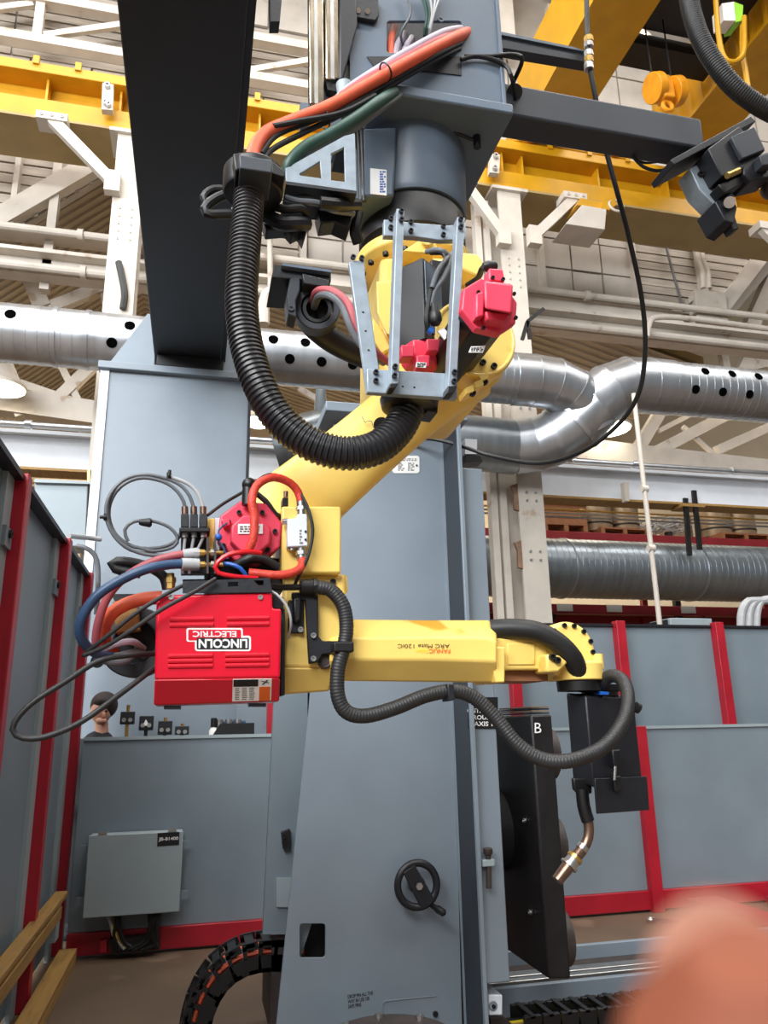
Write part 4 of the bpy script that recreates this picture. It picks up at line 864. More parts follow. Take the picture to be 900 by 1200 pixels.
b = MB(); b.pp([(472, 294), (492, 281), (508, 281), (514, 292), (505, 297)], JY-.36, JY-.2); b.build('eyelet_plate', YEL, t, .003)
b = MB(); b.torus(PY(500, 282, JY-.37), (0, -1, 0), .014, .006, 20, 8); b.build('lifting_eye', YEL, t)
S1 = PY(538, 421, 2.02); rs = 49*mpx(S1)
b = MB(); b.lathe(S1, (0, 1, 0), [(-.14, rs*.9), (-.13, rs), (.0, rs*1.0), (.02, rs*.92), (.2, rs*.92)], 44); b.build('shoulder_disc', YEL, t)
b = MB(); b.torus(S1+V((0, -.14, 0)), (0, 1, 0), rs*.93, .006, 44, 8); b.torus(S1+V((0, -.05, 0)), (0, 1, 0), rs*1.0, .006, 44, 8); b.build('shoulder_rim', YEL, t)
for x, y in ((545, 455), (562, 440), (556, 448)): b = MB(); b.pp([(x, y), (x+9, y-4), (x+11, y+3), (x+2, y+6)], 1.86, 1.92); b.build('cast_rib', YEL, t)
bolts(t, [PY(x, y, 1.88) for x, y in ((553, 462), (567, 449), (578, 430), (565, 426))], (0, -1, 0), .009, .012, DARKST)
# upper arm: one cast beam of soft oval section
def sweep(pts, rad, name, m, par, n=28, ex=2.6, bev=0):
    P = path(pts, .02); b = MB(); N = len(P); secs = []
    for i, p in enumerate(P):
        T = (P[min(i+1, N-1)]-P[max(i-1, 0)]).normalized(); w = V((0, 1, 0)); w = (w-T*w.dot(T)).normalized(); u = T.cross(w); a, c = rad(i/(N-1)); sec = []
        for k in range(n):
            th = 2*pi*k/n; cx, sx = cos(th), sin(th)
            sec.append(p+u*(a*abs(cx)**(2/ex)*(1 if cx >= 0 else -1))+w*(c*abs(sx)**(2/ex)*(1 if sx >= 0 else -1)))
        secs.append(sec)
    b.loft(secs); return b.build(name, m, par, bev)
q = mpx(PY(430, 520, 2.1))
sweep([PY(545, 430, 2.1), PY(500, 462, 2.1), PY(430, 522, 2.1), PY(352, 588, 2.1), PY(315, 618, 2.1)], lambda u: ((46-5*sin(pi*min(1, u*1.1)))*q, .075), 'upper_arm', YEL, t)
b = MB(); b.cyl(PY(447, 498, 2.03), PY(447, 498, 2.0), 9*q, n=20); b.build('arm_opening', BLK, t)
b = MB(); b.tube([PY(424, 488, 2.02), PY(430, 497, 2.015), PY(434, 490, 2.02), PY(438, 502, 2.015), PY(441, 497, 2.02)], .0012, 5); b.build('handwritten_mark', INK, t)
# motors
def box_rot(name, m, par, c, sx, sy, sz, rz, bev=.004):
    b = MB(); R = Matrix.Rotation(rz, 3, 'Z'); c = V(c)
    b.prism([c+R@V((x, y, -sz/2)) for x, y in ((-sx/2, -sy/2), (sx/2, -sy/2), (sx/2, sy/2), (-sx/2, sy/2))], (0, 0, sz)); return b.build(name, m, par, bev)
zt_, zb_ = PY(492, 303, 1.86).z, PY(492, 398, 1.86).z; mc = PY(492, 350, 1.92)
box_rot('base_motor', BLK, t, (mc.x, mc.y, (zt_+zb_)/2), .098, .098, zt_-zb_, radians(38))
mo = bpy.data.objects[-1] if False else [o for o in rob.children if o.name.startswith('base_motor')][0]
R = Matrix.Rotation(radians(38), 3, 'Z')
b = MB(); p0 = V((mc.x, mc.y, zb_+.03))+R@V((.0, -.0505, 0)); b.prism([p0+R@V((x, 0, 0)) for x in (-.044, .044)]+[p0+R@V((x, 0, zt_-zb_-.04)) for x in (.044, -.044)], R@V((0, -.003, 0))); b.build('lit_face_sheet', CARR, mo)  # lit side of the motor, painted as a grey sheet over the black
b = MB(); p0 = V((mc.x, mc.y, zb_+.07))+R@V((-.04, -.0545, 0)); b.prism([p0+R@V((x, 0, 0)) for x in (0, .03)]+[p0+R@V((x, 0, .06)) for x in (.03, 0)], R@V((0, -.001, 0))); b.build('warning_sticker', LYEL, mo)
b = MB(); b.lathe((mc.x, mc.y, zb_-.062), (0, 0, 1), [(0, .052), (.012, .06), (.062, .066), (.066, .062)], 6, radians(8)); b.build('motor_cap', REDM, mo, .004)
for x, y in ((478, 412), (508, 405), (496, 424)): b = MB(); b.pp([(x-8, y-8), (x+8, y-8), (x+7, y+6), (x-7, y+6)], mc.y-.085, mc.y-.04); b.build('connector_cover', REDM, mo, .003)
b = MB(); b.pp([(488, 424), (500, 425), (499, 431), (487, 430)], mc.y-.086, mc.y-.085); b.build('label', WHITE, mo); inkrows(mo, 489, 425, 499, 430, mc.y-.0865, 3, DARKST, 'print')
b = MB(); b.pp([(505, 303), (531, 308), (529, 428), (508, 420)], 1.9, 1.95); b.build('turret_shade_block', BLK, t, .004)  # black box standing in for the shaded turret beside the motor
# second motor: black octagonal body with a red cap towards the viewer
A = PY(572, 361, 1.62); rm = 36*mpx(A)
b = MB(); b.lathe(A, (0, 1, 0), [(.012, rm*.86), (.36, rm*.86)], 8, radians(22.5+12)); m2 = b.build('shoulder_motor', BLK, t, .004)
b = MB(); b.lathe(A, (0, 1, 0), [(-.012, rm*.98), (-.006, rm*1.02), (.012, rm*1.02)], 8, radians(22.5+8)); b.build('motor_flange', REDM, m2, .002)
b = MB(); b.loft([[PY(x, y, yy) for x, y in ((567, 329), (601, 333), (600, 368), (568, 362))] for yy in (1.53, 1.61)]); b.build('encoder_cover', REDM, m2, .006)
b = MB(); b.pp([(569, 364), (599, 368), (592, 378), (571, 374)], 1.575, 1.61); b.build('connector', REDM, m2, .004)
b = MB(); b.pp([(573, 314), (590, 315), (592, 330), (573, 329)], 1.57, 1.61); b.build('cable_socket', REDM, m2, .004)
b = MB(); b.pp([(558, 344), (568, 340), (567, 370), (558, 372)], 1.58, 1.61); b.build('side_connector', REDM, m2, .004)
bolts(m2, [PY(x, y, 1.606) for x, y in ((566, 385), (604, 373), (602, 345), (560, 343))]+[PY(577, 326, 1.568), PY(589, 328, 1.568)], (0, -1, 0), .005, .006, BLK)
b = MB(); b.pp([(552, 406), (569, 405), (566, 413), (549, 413)], 1.66, 1.661); b.build('label', WHITE, m2); inkrows(m2, 552, 407, 566, 412, 1.6595, 3, DARKST, 'print')
hose('black sensor cable plugged into the shoulder motor beside its red cap', [(575, 318, 1.6), (566, 314, 1.62), (560, 326, 1.7), (548, 334, 1.8)], 3.5, RUB, 'cable', 'cable')
b = MB(); b.lathe(PY(571, 312, 1.6), (1, 0, .1), [(-.012, .008), (0, .014), (.02, .014), (.026, .008)], 14); single(b, 'cable_plug', BLK, 'round black plug on top of the shoulder motor', 'plug')
for i, (q, m) in enumerate((([(505, 296, 1.84), (520, 297, 1.8), (522, 310, 1.8), (512, 325, 1.78), (504, 345, 1.77), (500, 375, 1.77), (503, 388, 1.78)], RUB), ([(500, 295, 1.85), (515, 293, 1.8), (527, 303, 1.8), (520, 325, 1.78), (510, 340, 1.77), (504, 360, 1.77)], GREYH), ([(530, 297, 1.82), (522, 305, 1.79), (512, 320, 1.77), (506, 338, 1.765)], GREYH))):
    hose(('innermost', 'long grey', 'short grey')[i]+' cable curving down in front of the base motor', q, 3.2, m, 'cable', 'cable')
b = MB(); P = PY(510, 375, 1.76); b.lathe(P, (0, .1, 1), [(-.012, .013), (0, .019), (.02, .017), (.022, .012), (.05, .01)], 16); single(b, 'cable_plug', BLK, 'black cable plug hanging in front of the base motor', 'plug')
b = MB(); b.cyl(PY(502, 386, 1.77), PY(507, 390, 1.77), .011); single(b, 'plug_collar', BLUE, 'small blue collar on the cable at the base motor', 'collar')
b = MB(); b.pp([(513, 388), (520, 384), (527, 392), (521, 398)], 1.765, 1.77); single(b, 'tag', WHITE, 'small silver tag beside the blue collar', 'tag')
# elbow
e = mpx(PY(365, 700, 1.9))
b = MB(); b.pp([(330, 593), (400, 593), (400, 672), (330, 672)], 1.87, 2.12); b.build('elbow_cover', YEL, t, .006)
fr = [(331, 674), (404, 673), (405, 700), (401, 730), (404, 750), (392, 784), (331, 783)]
b = MB(); b.loft([[PY(x, y, 1.9) for x, y in fr], [PY(x, y, 2.2) for x, y in fr]]); b.build('elbow_casting', YEL, t, .01, 3)
b = MB(); b.loft([[PY(331, 782, 1.9), PY(393, 783, 1.9), PY(393, 783, 2.2), PY(331, 782, 2.2)], [PY(331, 814, 1.945), PY(386, 810, 1.945), PY(386, 806, 2.2), PY(331, 810, 2.2)]]); b.build('elbow_underside', YEL, t, .006)
b = MB(); b.pp([(398, 672), (407, 674), (408, 694), (399, 698)], 1.93, 2.05); b.build('elbow_lug', YEL, t, .004)
b = MB(); b.torus(PY(380.5, 775, 1.895), (0, -1, 0), .014, .004, 20, 8); b.cyl(PY(380.5, 775, 1.9), PY(380.5, 775, 1.892), .011); b.build('grease_port', BROWNST, t)
bolts(t, [PY(390, 682, 1.9)], (0, -1, 0), .008, .006, BLK)
br = [(342, 694), (373, 694), (373, 745), (378, 751), (402, 751), (402, 765), (378, 767), (373, 776), (362, 778), (360, 745), (358, 703), (342, 702)]
hb = thing('hose_bracket', 'dark L shaped steel bracket clamping the black conduit to the elbow', 'bracket', PY(367, 778, 1.88))
b = MB(); b.pp(br, 1.875, 1.89); b.build('plate', BLKM, hb, .003)
b = MB(); b.pp(rpp(391, 752, 415, 764, 2), 1.83, 1.885); b.build('clamp', BLK, hb, .004)
b = MB(); b.cyl(PY(351, 688, 1.865), PY(373, 688, 1.865), 9*e, n=20); b.cyl(PY(366, 688, 1.865), PY(372, 688, 1.865), 11*e, n=8); b.build('hose_gland', BLK, hb, .003)
bolts(hb, [PY(367, 745, 1.875), PY(367, 772, 1.875)], (0, -1, 0), .007, .008, STEEL)
b = MB(); b.pp([(338, 703), (356, 703), (356, 742), (338, 742)], 1.885, 1.9); b.build('backing_plate', BLKM, t, .003)
bolts(t, [PY(352, 738, 1.885)], (0, -1, 0), .007, .008, STEEL)
b = MB(); b.pp([(343, 700), (354, 698), (353, 728), (344, 730)], 1.865, 1.89); b.build('elbow_plug', BLK, t, .006)
# elbow motor
A = PY(293, 623, 1.87); rm = 38*mpx(A)
b = MB(); b.lathe(A, (0, 1, 0), [(-.004, rm), (0, rm*1.03), (.03, rm*1.03), (.14, rm*.9)], 8, radians(22.5+4)); m3 = b.build('elbow_motor', REDM, t, .003)
A2 = PY(294, 626, 1.835); b = MB(); b.lathe(A2, (0, 1, 0), [(0, rm*.6), (.004, rm*.63), (.035, rm*.66)], 8, radians(22.5)); b.build('motor_cap', REDM, m3, .002)
b = MB(); b.pp([(279, 614), (308, 614), (308, 625.5), (279, 625.5)], 1.832, 1.8345); b.build('label', WHITE, m3); inkrows(m3, 281, 616, 306, 624, 1.8318, 3, BROWNST, 'print')
bolts(m3, [PY(x, y, 1.864) for x, y in ((262, 640), (280, 601), (307, 601), (322, 623), (314, 645), (268, 612))], (0, -1, 0), .006, .008, DARKST)
b = MB(); b.pp([(259, 608), (269, 608), (270, 615), (262, 618)], 1.845, 1.87); b.build('connector', REDM, m3, .003)
b = MB(); b.pp([(243, 607), (252, 607), (252, 650), (243, 650)], 1.9, 2.05); b.build('side_flange', YEL, t, .004)
b = MB(); b.pp([(252, 607), (258, 607), (257, 648), (252, 648)], 1.9, 2.05); b.build('gasket', WHT3, t)
b = MB(); b.pp([(240, 640), (335, 655), (335, 690), (240, 690)], 1.95, 2.1); b.build('elbow_core', BLK, t, .01)
# forearm and wrist
def sec(x0, top, a, c, bot, dx=0, f=1.88, k=.24): return [PY(x0, top, f+k), PY(x0, top, f+.075), PY(x0, a, f), PY(x0, c, f), PY(x0, bot, f+.05), PY(x0, bot, f+k)]
b = MB(); b.loft([sec(386, 731, 754, 775, 797), sec(408, 726, 748, 773, 798), sec(500, 727, 747, 773, 799), sec(572, 727, 748, 775, 800), sec(582, 735, 752, 776, 800)]); b.build('forearm', YEL, t, .005, 3)
b = MB(); b.pp([(574, 758), (592, 758), (592, 800), (581, 800)], 1.9, 2.0); b.build('forearm_collar', YEL, t, .004)
b = MB(); b.pp([(580, 747), (643, 748), (643, 785), (592, 785), (592, 799), (580, 799)], 1.93, 2.1); b.build('wrist_housing', YEL, t, .006)
b = MB(); b.pp([(595, 754), (627, 754), (627, 779), (595, 779)], 1.926, 1.932); b.build('wrist_cover', YEL, t, .002)
b = MB(); b.pp([(592, 786), (642, 786), (642, 798), (592, 798)], 1.96, 2.1); b.build('wrist_underside', WOOD, t)
W1 = PY(661, 763, 1.97); rw = 33*mpx(W1)
b = MB(); b.lathe(W1, (0, 1, 0), [(-.035, rw*.88), (-.025, rw), (.1, rw)], 40); b.build('wrist_disc', YEL, t, .003)
bolts(t, [W1+V((rw*.86*cos(a), -.033, rw*.86*sin(a))) for a in [radians(k) for k in (-5, 20, 48, 75, 100, 130)]], (0, -1, 0), .007, .008, BLK)
b = MB(); b.pp([(640, 766), (656, 768), (666, 776), (655, 788), (641, 788)], 1.88, 1.96); b.build('wrist_lug', YEL, t, .006)
bolts(t, [PY(646, 770, 1.88), PY(652, 774, 1.88)], (0, -1, 0), .009, .012, BLK)
WC = PY(677, 789, 1.96); rc = 29*mpx(WC)
b = MB(); zz = PY(677, 797, 1.93).z; b.lathe((WC.x, WC.y, zz), (0, 0, 1), [(0, rc), (.045, rc), (.05, rc*.9)], 36); b.build('wrist_collar', YEL, t, .003)
for dx in (-.9, .9): b = MB(); b.cyl((WC.x+dx*rc*.85, WC.y-.02, zz+.03), (WC.x+dx*rc*.85, WC.y-.02, zz+.07), .016); b.build('collar_lug', YEL, t)
b = MB(); b.lathe((WC.x, WC.y, zz-.028), (0, 0, 1), [(0, rc*.86), (.026, rc*.88)], 32); b.build('tool_flange', BLK, t)
ptext('ARC Mate 120iC', 466, 754.8, 526.6, 759.4, 1.879, LBLK, t, True, dy=0); ptext('FANUC', 502.5, 760.6, 527.5, 765.4, 1.879, LORG, t, True, .01); ptext('Robot', 487, 760.8, 500.5, 765, 1.879, LYEL, t, True, .01)
hose('smooth black hose arching from the forearm end over the wrist', [(575, 738, 1.95), (600, 737, 1.93), (628, 740, 1.91), (652, 752, 1.9), (670, 770, 1.9), (678, 788, 1.92)], 12, RUB, n=18)
# the long black conduit along the forearm
hose('long black conduit looping from the elbow under the forearm to the torch', [(372, 688, 1.86), (388, 692, 1.855), (402, 710, 1.85), (406, 735, 1.85), (403, 758, 1.85), (396, 785, 1.85), (396, 815, 1.85), (406, 834, 1.85), (428, 839, 1.85), (462, 830, 1.85), (500, 815, 1.85), (532, 810, 1.85), (556, 818, 1.85), (580, 840, 1.84), (606, 872, 1.82), (636, 890, 1.8), (670, 891, 1.78), (706, 876, 1.78), (729, 848, 1.79), (736, 820, 1.82), (730, 798, 1.86), (716, 792, 1.9), (703, 802, 1.94)], 8.5, RUBB, 'conduit', 'hose', rib=(.0075, .0006), n=14)
b = MB(); b.pp([(524, 801), (532, 801), (534, 820), (526, 822)], 1.825, 1.88); single(b, 'hose_clip', BLKM, 'dark clip holding the conduit under the forearm', 'clip', bev=.003)
# ------------------------------------------------------------------ torch
tw = thing('welding_torch', 'black torch box with bent copper torch neck hanging from the robot wrist', 'torch', PY(690, 1030, 1.95))
A, B, D = PY(663, 812, 2.02), PY(686, 815, 1.91), PY(743, 817, 1.97); hgt = A.z-PY(684, 918, 1.91).z
b = MB(); b.prism([A, B, D, A+D-B], (0, 0, -hgt)); b.build('housing', BLKM, tw, .006)
b = MB(); b.lathe(((A.x+D.x)/2, (A.y+D.y)/2, B.z), (0, 0, 1), [(0, .05), (.012, .05), (.014, .062), (.03, .062)], 24); b.build('mount_adapter', BLK, tw)
b = MB(); b.prism([B+V((.0, -.012, -hgt*.9)), D+V((.008, -.012, -hgt*.9)), D+V((.004, -.014, -hgt*.9-.085)), B+V((-.002, -.014, -hgt*.9-.085))], (0, .008, 0)); b.build('front_flap', BLKM, tw, .002)
P = PY(719, 890, 1.93); b = MB(); b.box(P+V((-.012, -.02, -.02)), P+V((.012, .01, .025))); b.build('latch', BLK, tw, .003)
P = PY(720, 915, 1.92); b = MB(); b.box(P+V((-.011, -.018, -.025)), P+V((.011, 0, .012))); b.build('latch_catch', BLK, tw, .003)
b = MB(); b.cyl(PY(721, 898, 1.895), PY(720, 914, 1.895), .004); b.build('latch_bail', STEEL, tw)
b = MB(); b.cyl(PY(744, 828, 1.97), PY(749, 831, 1.97), .014); b.build('side_knob', BLK, tw)
b = MB(); b.pp([(672, 912), (694, 912), (694, 930), (680, 932), (673, 925)], 1.95, 1.965); b.build('lower_block', BLK, tw, .003)
b = MB(); b.pp([(704, 810), (714, 811), (713, 814), (704, 814)], 1.91, 1.95); b.build('blue_gasket', BLUE, tw)
nk = [(682, 925, 1.953), (684, 945, 1.95), (689, 962, 1.95), (690, 978, 1.95), (685, 992, 1.95), (676, 1004, 1.95)]
b = MB(); b.tpx(nk[:3], 7.6, n=14); b.build('neck_boot', BLK, tw)
b = MB(); b.tpx(nk[1:], 6, n=14); b.build('neck', COPPER, tw)
a, c = PY(682, 994, 1.95), PY(653, 1032, 1.95); d = c-a; r = mpx(a)
for f0, f1, r0, r1, m, nm in ((-.08, .04, 7, 7, STEEL, 'clamp_ring'), (.04, .3, 5.5, 6.5, COPPER, 'diffuser'), (.26, .34, 9.5, 9.5, BRASS, 'brass_nut'), (.34, .5, 8, 8.4, STEEL, 'gas_nut'), (.5, .56, 10.5, 10.5, STEEL, 'nozzle_collar'), (.56, 1.0, 7.6, 6.6, COPPER, 'nozzle')):
    b = MB(); b.cyl(a+d*f0, a+d*f1, r0*r, r1*r, 18); b.build(nm, m, tw)
# ------------------------------------------------------------------ ribbed hose, its clamps and the support frame
t = thing('hose_clamp', 'black hose clamp at upper left gripping the top of the big ribbed hose', 'clamp', PY(297, 240, 1.92))
P = PY(297, 214, 1.93); k = mpx(P)
b = MB(); b.lathe(P+V((0, 0, -18*k)), (0, 0, 1), [(0, 33*k), (4*k, 35*k), (30*k, 35*k), (34*k, 32*k)], 32); b.build('ring', BLK, t, .003)
b = MB(); b.pp([(280, 181), (319, 187), (319, 203), (281, 197)], 1.8, 1.92); b.build('clamp_block', GREYB, t, .004)
b = MB(); b.pp([(273, 180), (282, 178), (283, 198), (276, 200)], 1.82, 1.95); b.build('clamp_hinge', BLK, t, .004)
b = MB(); b.pp([(318, 188), (334, 200), (334, 208), (318, 203)], 1.84, 1.95); b.build('bridge', BLK, t, .003)
t = thing('hose_bracket', 'grey plate bracket with two cut outs holding the upper hose clamp', 'bracket', PY(380, 222, 1.95))
b = MB(); b.holed([PY(x, y, 1.95) for x, y in ((334.5, 197), (404, 159), (416, 156), (418, 224), (335, 212.5))], [[PY(x, y, 1.95) for x, y in ((351, 203.5), (375, 188.5), (377, 209), (352, 205.5))], [PY(x, y, 1.95) for x, y in ((388, 180), (403.5, 172), (404.5, 213), (388, 211))]], (0, .012, 0)); b.build('plate', ZINC, t, .0015)
b = MB(); b.pp([(335, 213), (418, 224), (418, 227), (335, 216)], 1.95, 2.1); b.build('return_flange', BLKM, t)
big = [(292, 196, 1.93), (291, 240, 1.9), (286, 300, 1.87), (283, 350, 1.85), (288, 400, 1.83), (302, 446, 1.81), (325, 488, 1.8), (358, 517, 1.79), (400, 531, 1.78), (438, 526, 1.78), (464, 506, 1.79), (477, 483, 1.8), (480, 466, 1.81)]
hose('big black ribbed conduit sweeping down from the upper clamp and round to the frame', big, 20.5, HOSE, 'ribbed_conduit', 'hose', rib=(.0135, .0045), n=22)
fr = thing('hose_support', 'light grey bolted bar frame holding the hose clamp, in front of the robot motors', 'frame', PY(482, 467, 1.72))  # support frame for the ribbed hose's lower clamp
for nm, q, m, y0, y1 in (('slanted_plate', [(409, 307), (427, 303), (428, 322), (444, 430), (442, 455), (430, 459)], ZINC, 1.72, 1.735), ('lower_plate', [(430, 432), (536, 438), (536, 467), (430.5, 459.5)], ZINC, 1.7, 1.72), ('upper_plate', [(450, 257), (487, 261), (525, 264), (546, 262), (546, 281), (514, 281), (486, 277), (450, 276)], ZINC, 1.72, 1.74)):
    b = MB(); b.pp(q, y0, y1); b.build(nm, m, fr, .002)
for q in ([(465, 244), (474, 246), (467.5, 449), (457.5, 451)], [(536, 254), (545, 255), (535.5, 453), (525, 456)]):
    b = MB(); b.pp(q, 1.665, 1.7); b.build('bar', ZINC, fr, .002)
for q in ([(457, 449), (467, 449), (463, 455), (456, 455)], [(525, 452), (536, 452), (532, 461), (524, 461)]):
    b = MB(); b.pp(q, 1.66, 1.7); b.build('bar_foot', BLK, fr, .002)
bolts(fr, [PY(x, y, 1.72) for x, y in ((413.5, 302.5), (423.5, 303.5))]+[PY(x, y, 1.7) for x, y in ((440, 437), (440, 447))]+[PY(x, y, 1.662) for x, y in ((462.5, 430.5), (462, 441), (532, 437), (531.5, 447.5), (470, 248.5), (470, 258.5), (539.5, 258), (539.5, 267))]+[PY(x, y, 1.72) for x, y in ((457.5, 257), (457.5, 267.5), (481, 261), (481, 271.5), (519, 266), (519, 276))], (0, -1, 0), .0068, .009, BLKM)
for x, y, yy in ((425.5, 366, 1.719), (428.5, 388, 1.719), (432, 410.5, 1.719), (472, 453, 1.699), (485.5, 454, 1.699)): b = MB(); b.cyl(PY(x, y, yy), PY(x, y, yy+.002), .0028, n=8); b.build('drilled_hole', BLK, fr)
P = PY(480, 474, 1.8); k = mpx(P); t = thing('hose_clamp', 'round black clamp under the frame gripping the lower end of the ribbed conduit', 'clamp', P)
b = MB(); b.lathe(P+V((0, 0, -8*k)), (0, 0, 1), [(0, 26*k), (3*k, 33*k), (14*k, 35*k), (20*k, 32*k)], 28); b.build('ring', BLK, t, .002)
b = MB(); b.pp([(500, 468), (514, 472), (513, 484), (500, 482)], 1.78, 1.85); b.build('ear', BLK, t, .003)
# second conduit with its own clamp behind the frame
t = thing('hose_clamp', 'dark round clamp on a shelf plate left of the robot turret, hoses entering it', 'clamp', PY(370, 385, 2.0))
b = MB(); b.pp([(322, 310), (388, 319), (388, 330), (318, 325)], 1.95, 2.12); b.build('shelf_plate', BLKM, t, .003)
b = MB(); b.pp([(330, 308), (388, 316), (388, 319), (330, 311)], 1.93, 2.12); b.build('shelf_edge', CARR, t)
P = PY(372, 360, 1.98); k = mpx(P)
b = MB(); b.pipe_ring(P, (.12, 1, .2), 19*k, 27*k, .07, 32); b.build('ring', GREYB, t, .003)
b = MB(); b.pipe_ring(P+V((.0, .005, 0)), (.12, 1, .2), 13*k, 17*k, .06, 28); b.cyl(P+V((.002, .05, .008)), P+V((.004, .06, .01)), 18*k); b.build('liner', RUB, t)
b = MB(); b.pp([(340, 325), (352, 321), (352, 340), (347, 352), (348, 372), (338, 368), (336, 345)], 1.95, 2.02); b.build('clamp_jaw', GREYB, t, .004)
b = MB(); b.pp([(354, 320), (386, 328), (386, 337), (356, 332)], 1.93, 2.0); b.build('clamp_block', BLKM, t, .003)
bolts(t, [PY(341, 362, 1.95)], (0, -1, 0), .009, .006, GREYB)
hose('matt black conduit passing from the dark clamp behind the slanted plate', [(360, 372, 2.06), (375, 388, 2.08), (395, 402, 2.1), (420, 414, 2.12), (445, 425, 2.15)], 15, RUB, 'conduit', 'hose', n=18)
hose('faded red hose curving out of the dark clamp down behind the slanted plate', [(366, 354, 2.0), (372, 341, 1.92), (390, 341, 1.86), (408, 356, 1.84), (420, 385, 1.84), (440, 412, 1.86), (456, 425, 1.9)], 4.5, PINKH)
hose('grey hose running under the faded red hose out of the dark clamp', [(368, 360, 2.0), (374, 347, 1.92), (388, 347, 1.86), (402, 361, 1.85), (413, 388, 1.85), (430, 412, 1.86), (450, 425, 1.9)], 4.5, GREYH)
# fittings under the upper bracket
hose('black elbow hose left of the ribbed conduit, upper', [(263, 222, 2.0), (250, 222, 2.0), (240, 229, 2.0), (240, 236, 2.0), (250, 234, 2.0), (272, 224, 2.0)], 5, RUB)
hose('black elbow hose with grey collar left of the ribbed conduit, lower', [(272, 226, 1.98), (255, 232, 1.98), (241, 243, 1.98), (244, 251, 1.98), (262, 251, 1.98), (290, 251, 1.98)], 6, RUB, ends=(PALEH, (1,)))
for i, (q, r, m) in enumerate((([(310, 252, 2.02), (330, 262, 2.0), (345, 262, 2.0), (360, 262, 2.02)], 9, BLKM), ([(335, 232, 1.99), (350, 236, 1.98), (372, 238, 1.98), (390, 246, 2.0), (414, 250, 2.04)], 4, GREYH), ([(312, 240, 2.0), (335, 245, 1.98), (352, 244, 1.98), (360, 250, 2.0)], 5, RUB), ([(375, 238, 1.97), (395, 240, 1.98), (418, 240, 2.05)], 8, BLK), ([(360, 230, 2.04), (385, 232, 2.02), (410, 235, 2.05)], 8, CARR), ([(340, 225, 2.0), (365, 227, 1.99), (400, 230, 2.02)], 5, BLK), ([(420, 250, 2.08), (416, 270, 2.08), (420, 285, 2.1)], 7, BLK))):
    hose(('thick dark pneumatic cylinder', 'grey sleeved cable', 'black bent hose', 'fat black cable plug', 'grey round connector', 'thin black cable', 'black vertical cable')[i]+' in the cluster below the cut out bracket', q, r, m, ('pneumatic_cylinder', 'cable', 'hose', 'cable_plug', 'connector', 'cable', 'cable')[i], ('cylinder', 'cable', 'hose', 'plug', 'connector', 'cable', 'cable')[i])
t = single(MB().pp([(308, 258), (358, 252), (362, 262), (356, 282), (350, 272), (342, 276), (335, 268), (312, 270)], 2.03, 2.08), 'valve_block', BLKM, 'black valve block hanging below the upper hose cluster', 'valve', bev=.004)
t = single(MB().pp([(372, 244), (414, 250), (410, 268), (392, 260), (376, 262)], 2.05, 2.12), 'valve_block', BLKM, 'dark junction body below the cable plug beside the riser', 'valve', bev=.004)
# ------------------------------------------------------------------ wire feeder
FY = 1.78
fe = t = thing('wire_feeder', 'bright red upside down wire feeder with white logo, mounted on the robot elbow', 'wire feeder', PY(255, 826, FY))
up = [(183.5, 697), (319, 694), (319.5, 713), (330, 713), (328.5, 794.5), (181, 796.5)]
b = MB(); b.pp(up, FY, FY+.2); fc = b.build('cover', REDW, t, .006, 3)
lo = [PY(x, y, FY) for x, y in ((181, 796.5), (328.5, 794.5))]; lw = [PY(x, y, FY+.05) for x, y in ((180, 826.5), (327.5, 822))]
b = MB(); b.loft([[lo[0], lo[1], lo[1]+V((0, .19, 0)), lo[0]+V((0, .19, 0))], [lw[0], lw[1], lw[1]+V((0, .13, 0)), lw[0]+V((0, .13, 0))]]); fd = b.build('door', REDW, t, .004)
for x0, x1, ys in ((199, 250, (725, 732)), (266, 315, (724, 731)), (197, 249, (768, 774, 780)), (264, 315, (767, 773, 779))):
    for y in ys: b = MB(); a = PY(x0, y+.8, FY); c = PY(x1, y, FY); b.tube([a, a.lerp(c, .5), c], .0055, 8, sm=False); b.build('louvre', REDW, fc)
pl = [(230.5, 747.5), (291.5, 746.8), (291, 760.6), (231, 761)]
b = MB(); b.pp(rpp(228.5, 745, 294, 763, 3), FY-.001, FY); b.build('logo_border', WHITE, fc)
b = MB(); b.pp(rpp(218.5, 736, 284.5, 752, 2.5), FY-.0008, FY); b.build('logo_border', WHITE, fc)
b = MB(); b.pp(rpp(220.5, 737.8, 282.5, 750.5, 1.5), FY-.0014, FY); b.build('logo_red_field', REDW, fc)
b = MB(); b.pp(rpp(230.5, 747.4, 291.8, 761, 1.5), FY-.0018, FY); b.build('logo_black_field', LBLK, fc)
ptext('LINCOLN', 232.8, 748.8, 289.8, 759.4, FY-.002, WHITE, fc, True, .03, thick=.0006)
ptext('ELECTRIC', 226, 739.6, 277, 746.4, FY-.0016, WHITE, fc, True, .02, thick=.0006)
def dq(u, v): return lo[0].lerp(lo[1], u).lerp(lw[0].lerp(lw[1], u), v)
dn = (lo[1]-lo[0]).cross(lw[0]-lo[0]).normalized()*-1
if dn.y > 0: dn = -dn
def decal(u0, u1, v0, v1, m, nm, h=.001): b = MB(); b.prism([dq(u0, v0), dq(u1, v0), dq(u1, v1), dq(u0, v1)], dn*h); return b.build(nm, m, fd)
decal(.615, .93, .02, .93, WHITE, 'warning_label'); decal(.62, .82, .03, .32, LBLK, 'label_header', .0015); decal(.83, .92, .34, .92, LORG, 'label_orange', .0015)
b = MB(); rr = random.Random(5)
for i in range(7):
    v = .38+i*.075
    for u0, u1 in ((.635, .68), (.69, .74), (.75, .8)): b.prism([dq(u0, v), dq(u1-rr.uniform(0, .02), v), dq(u1-.01, v+.03), dq(u0, v+.03)], dn*.0014)
b.build('label_print', INK, fd)
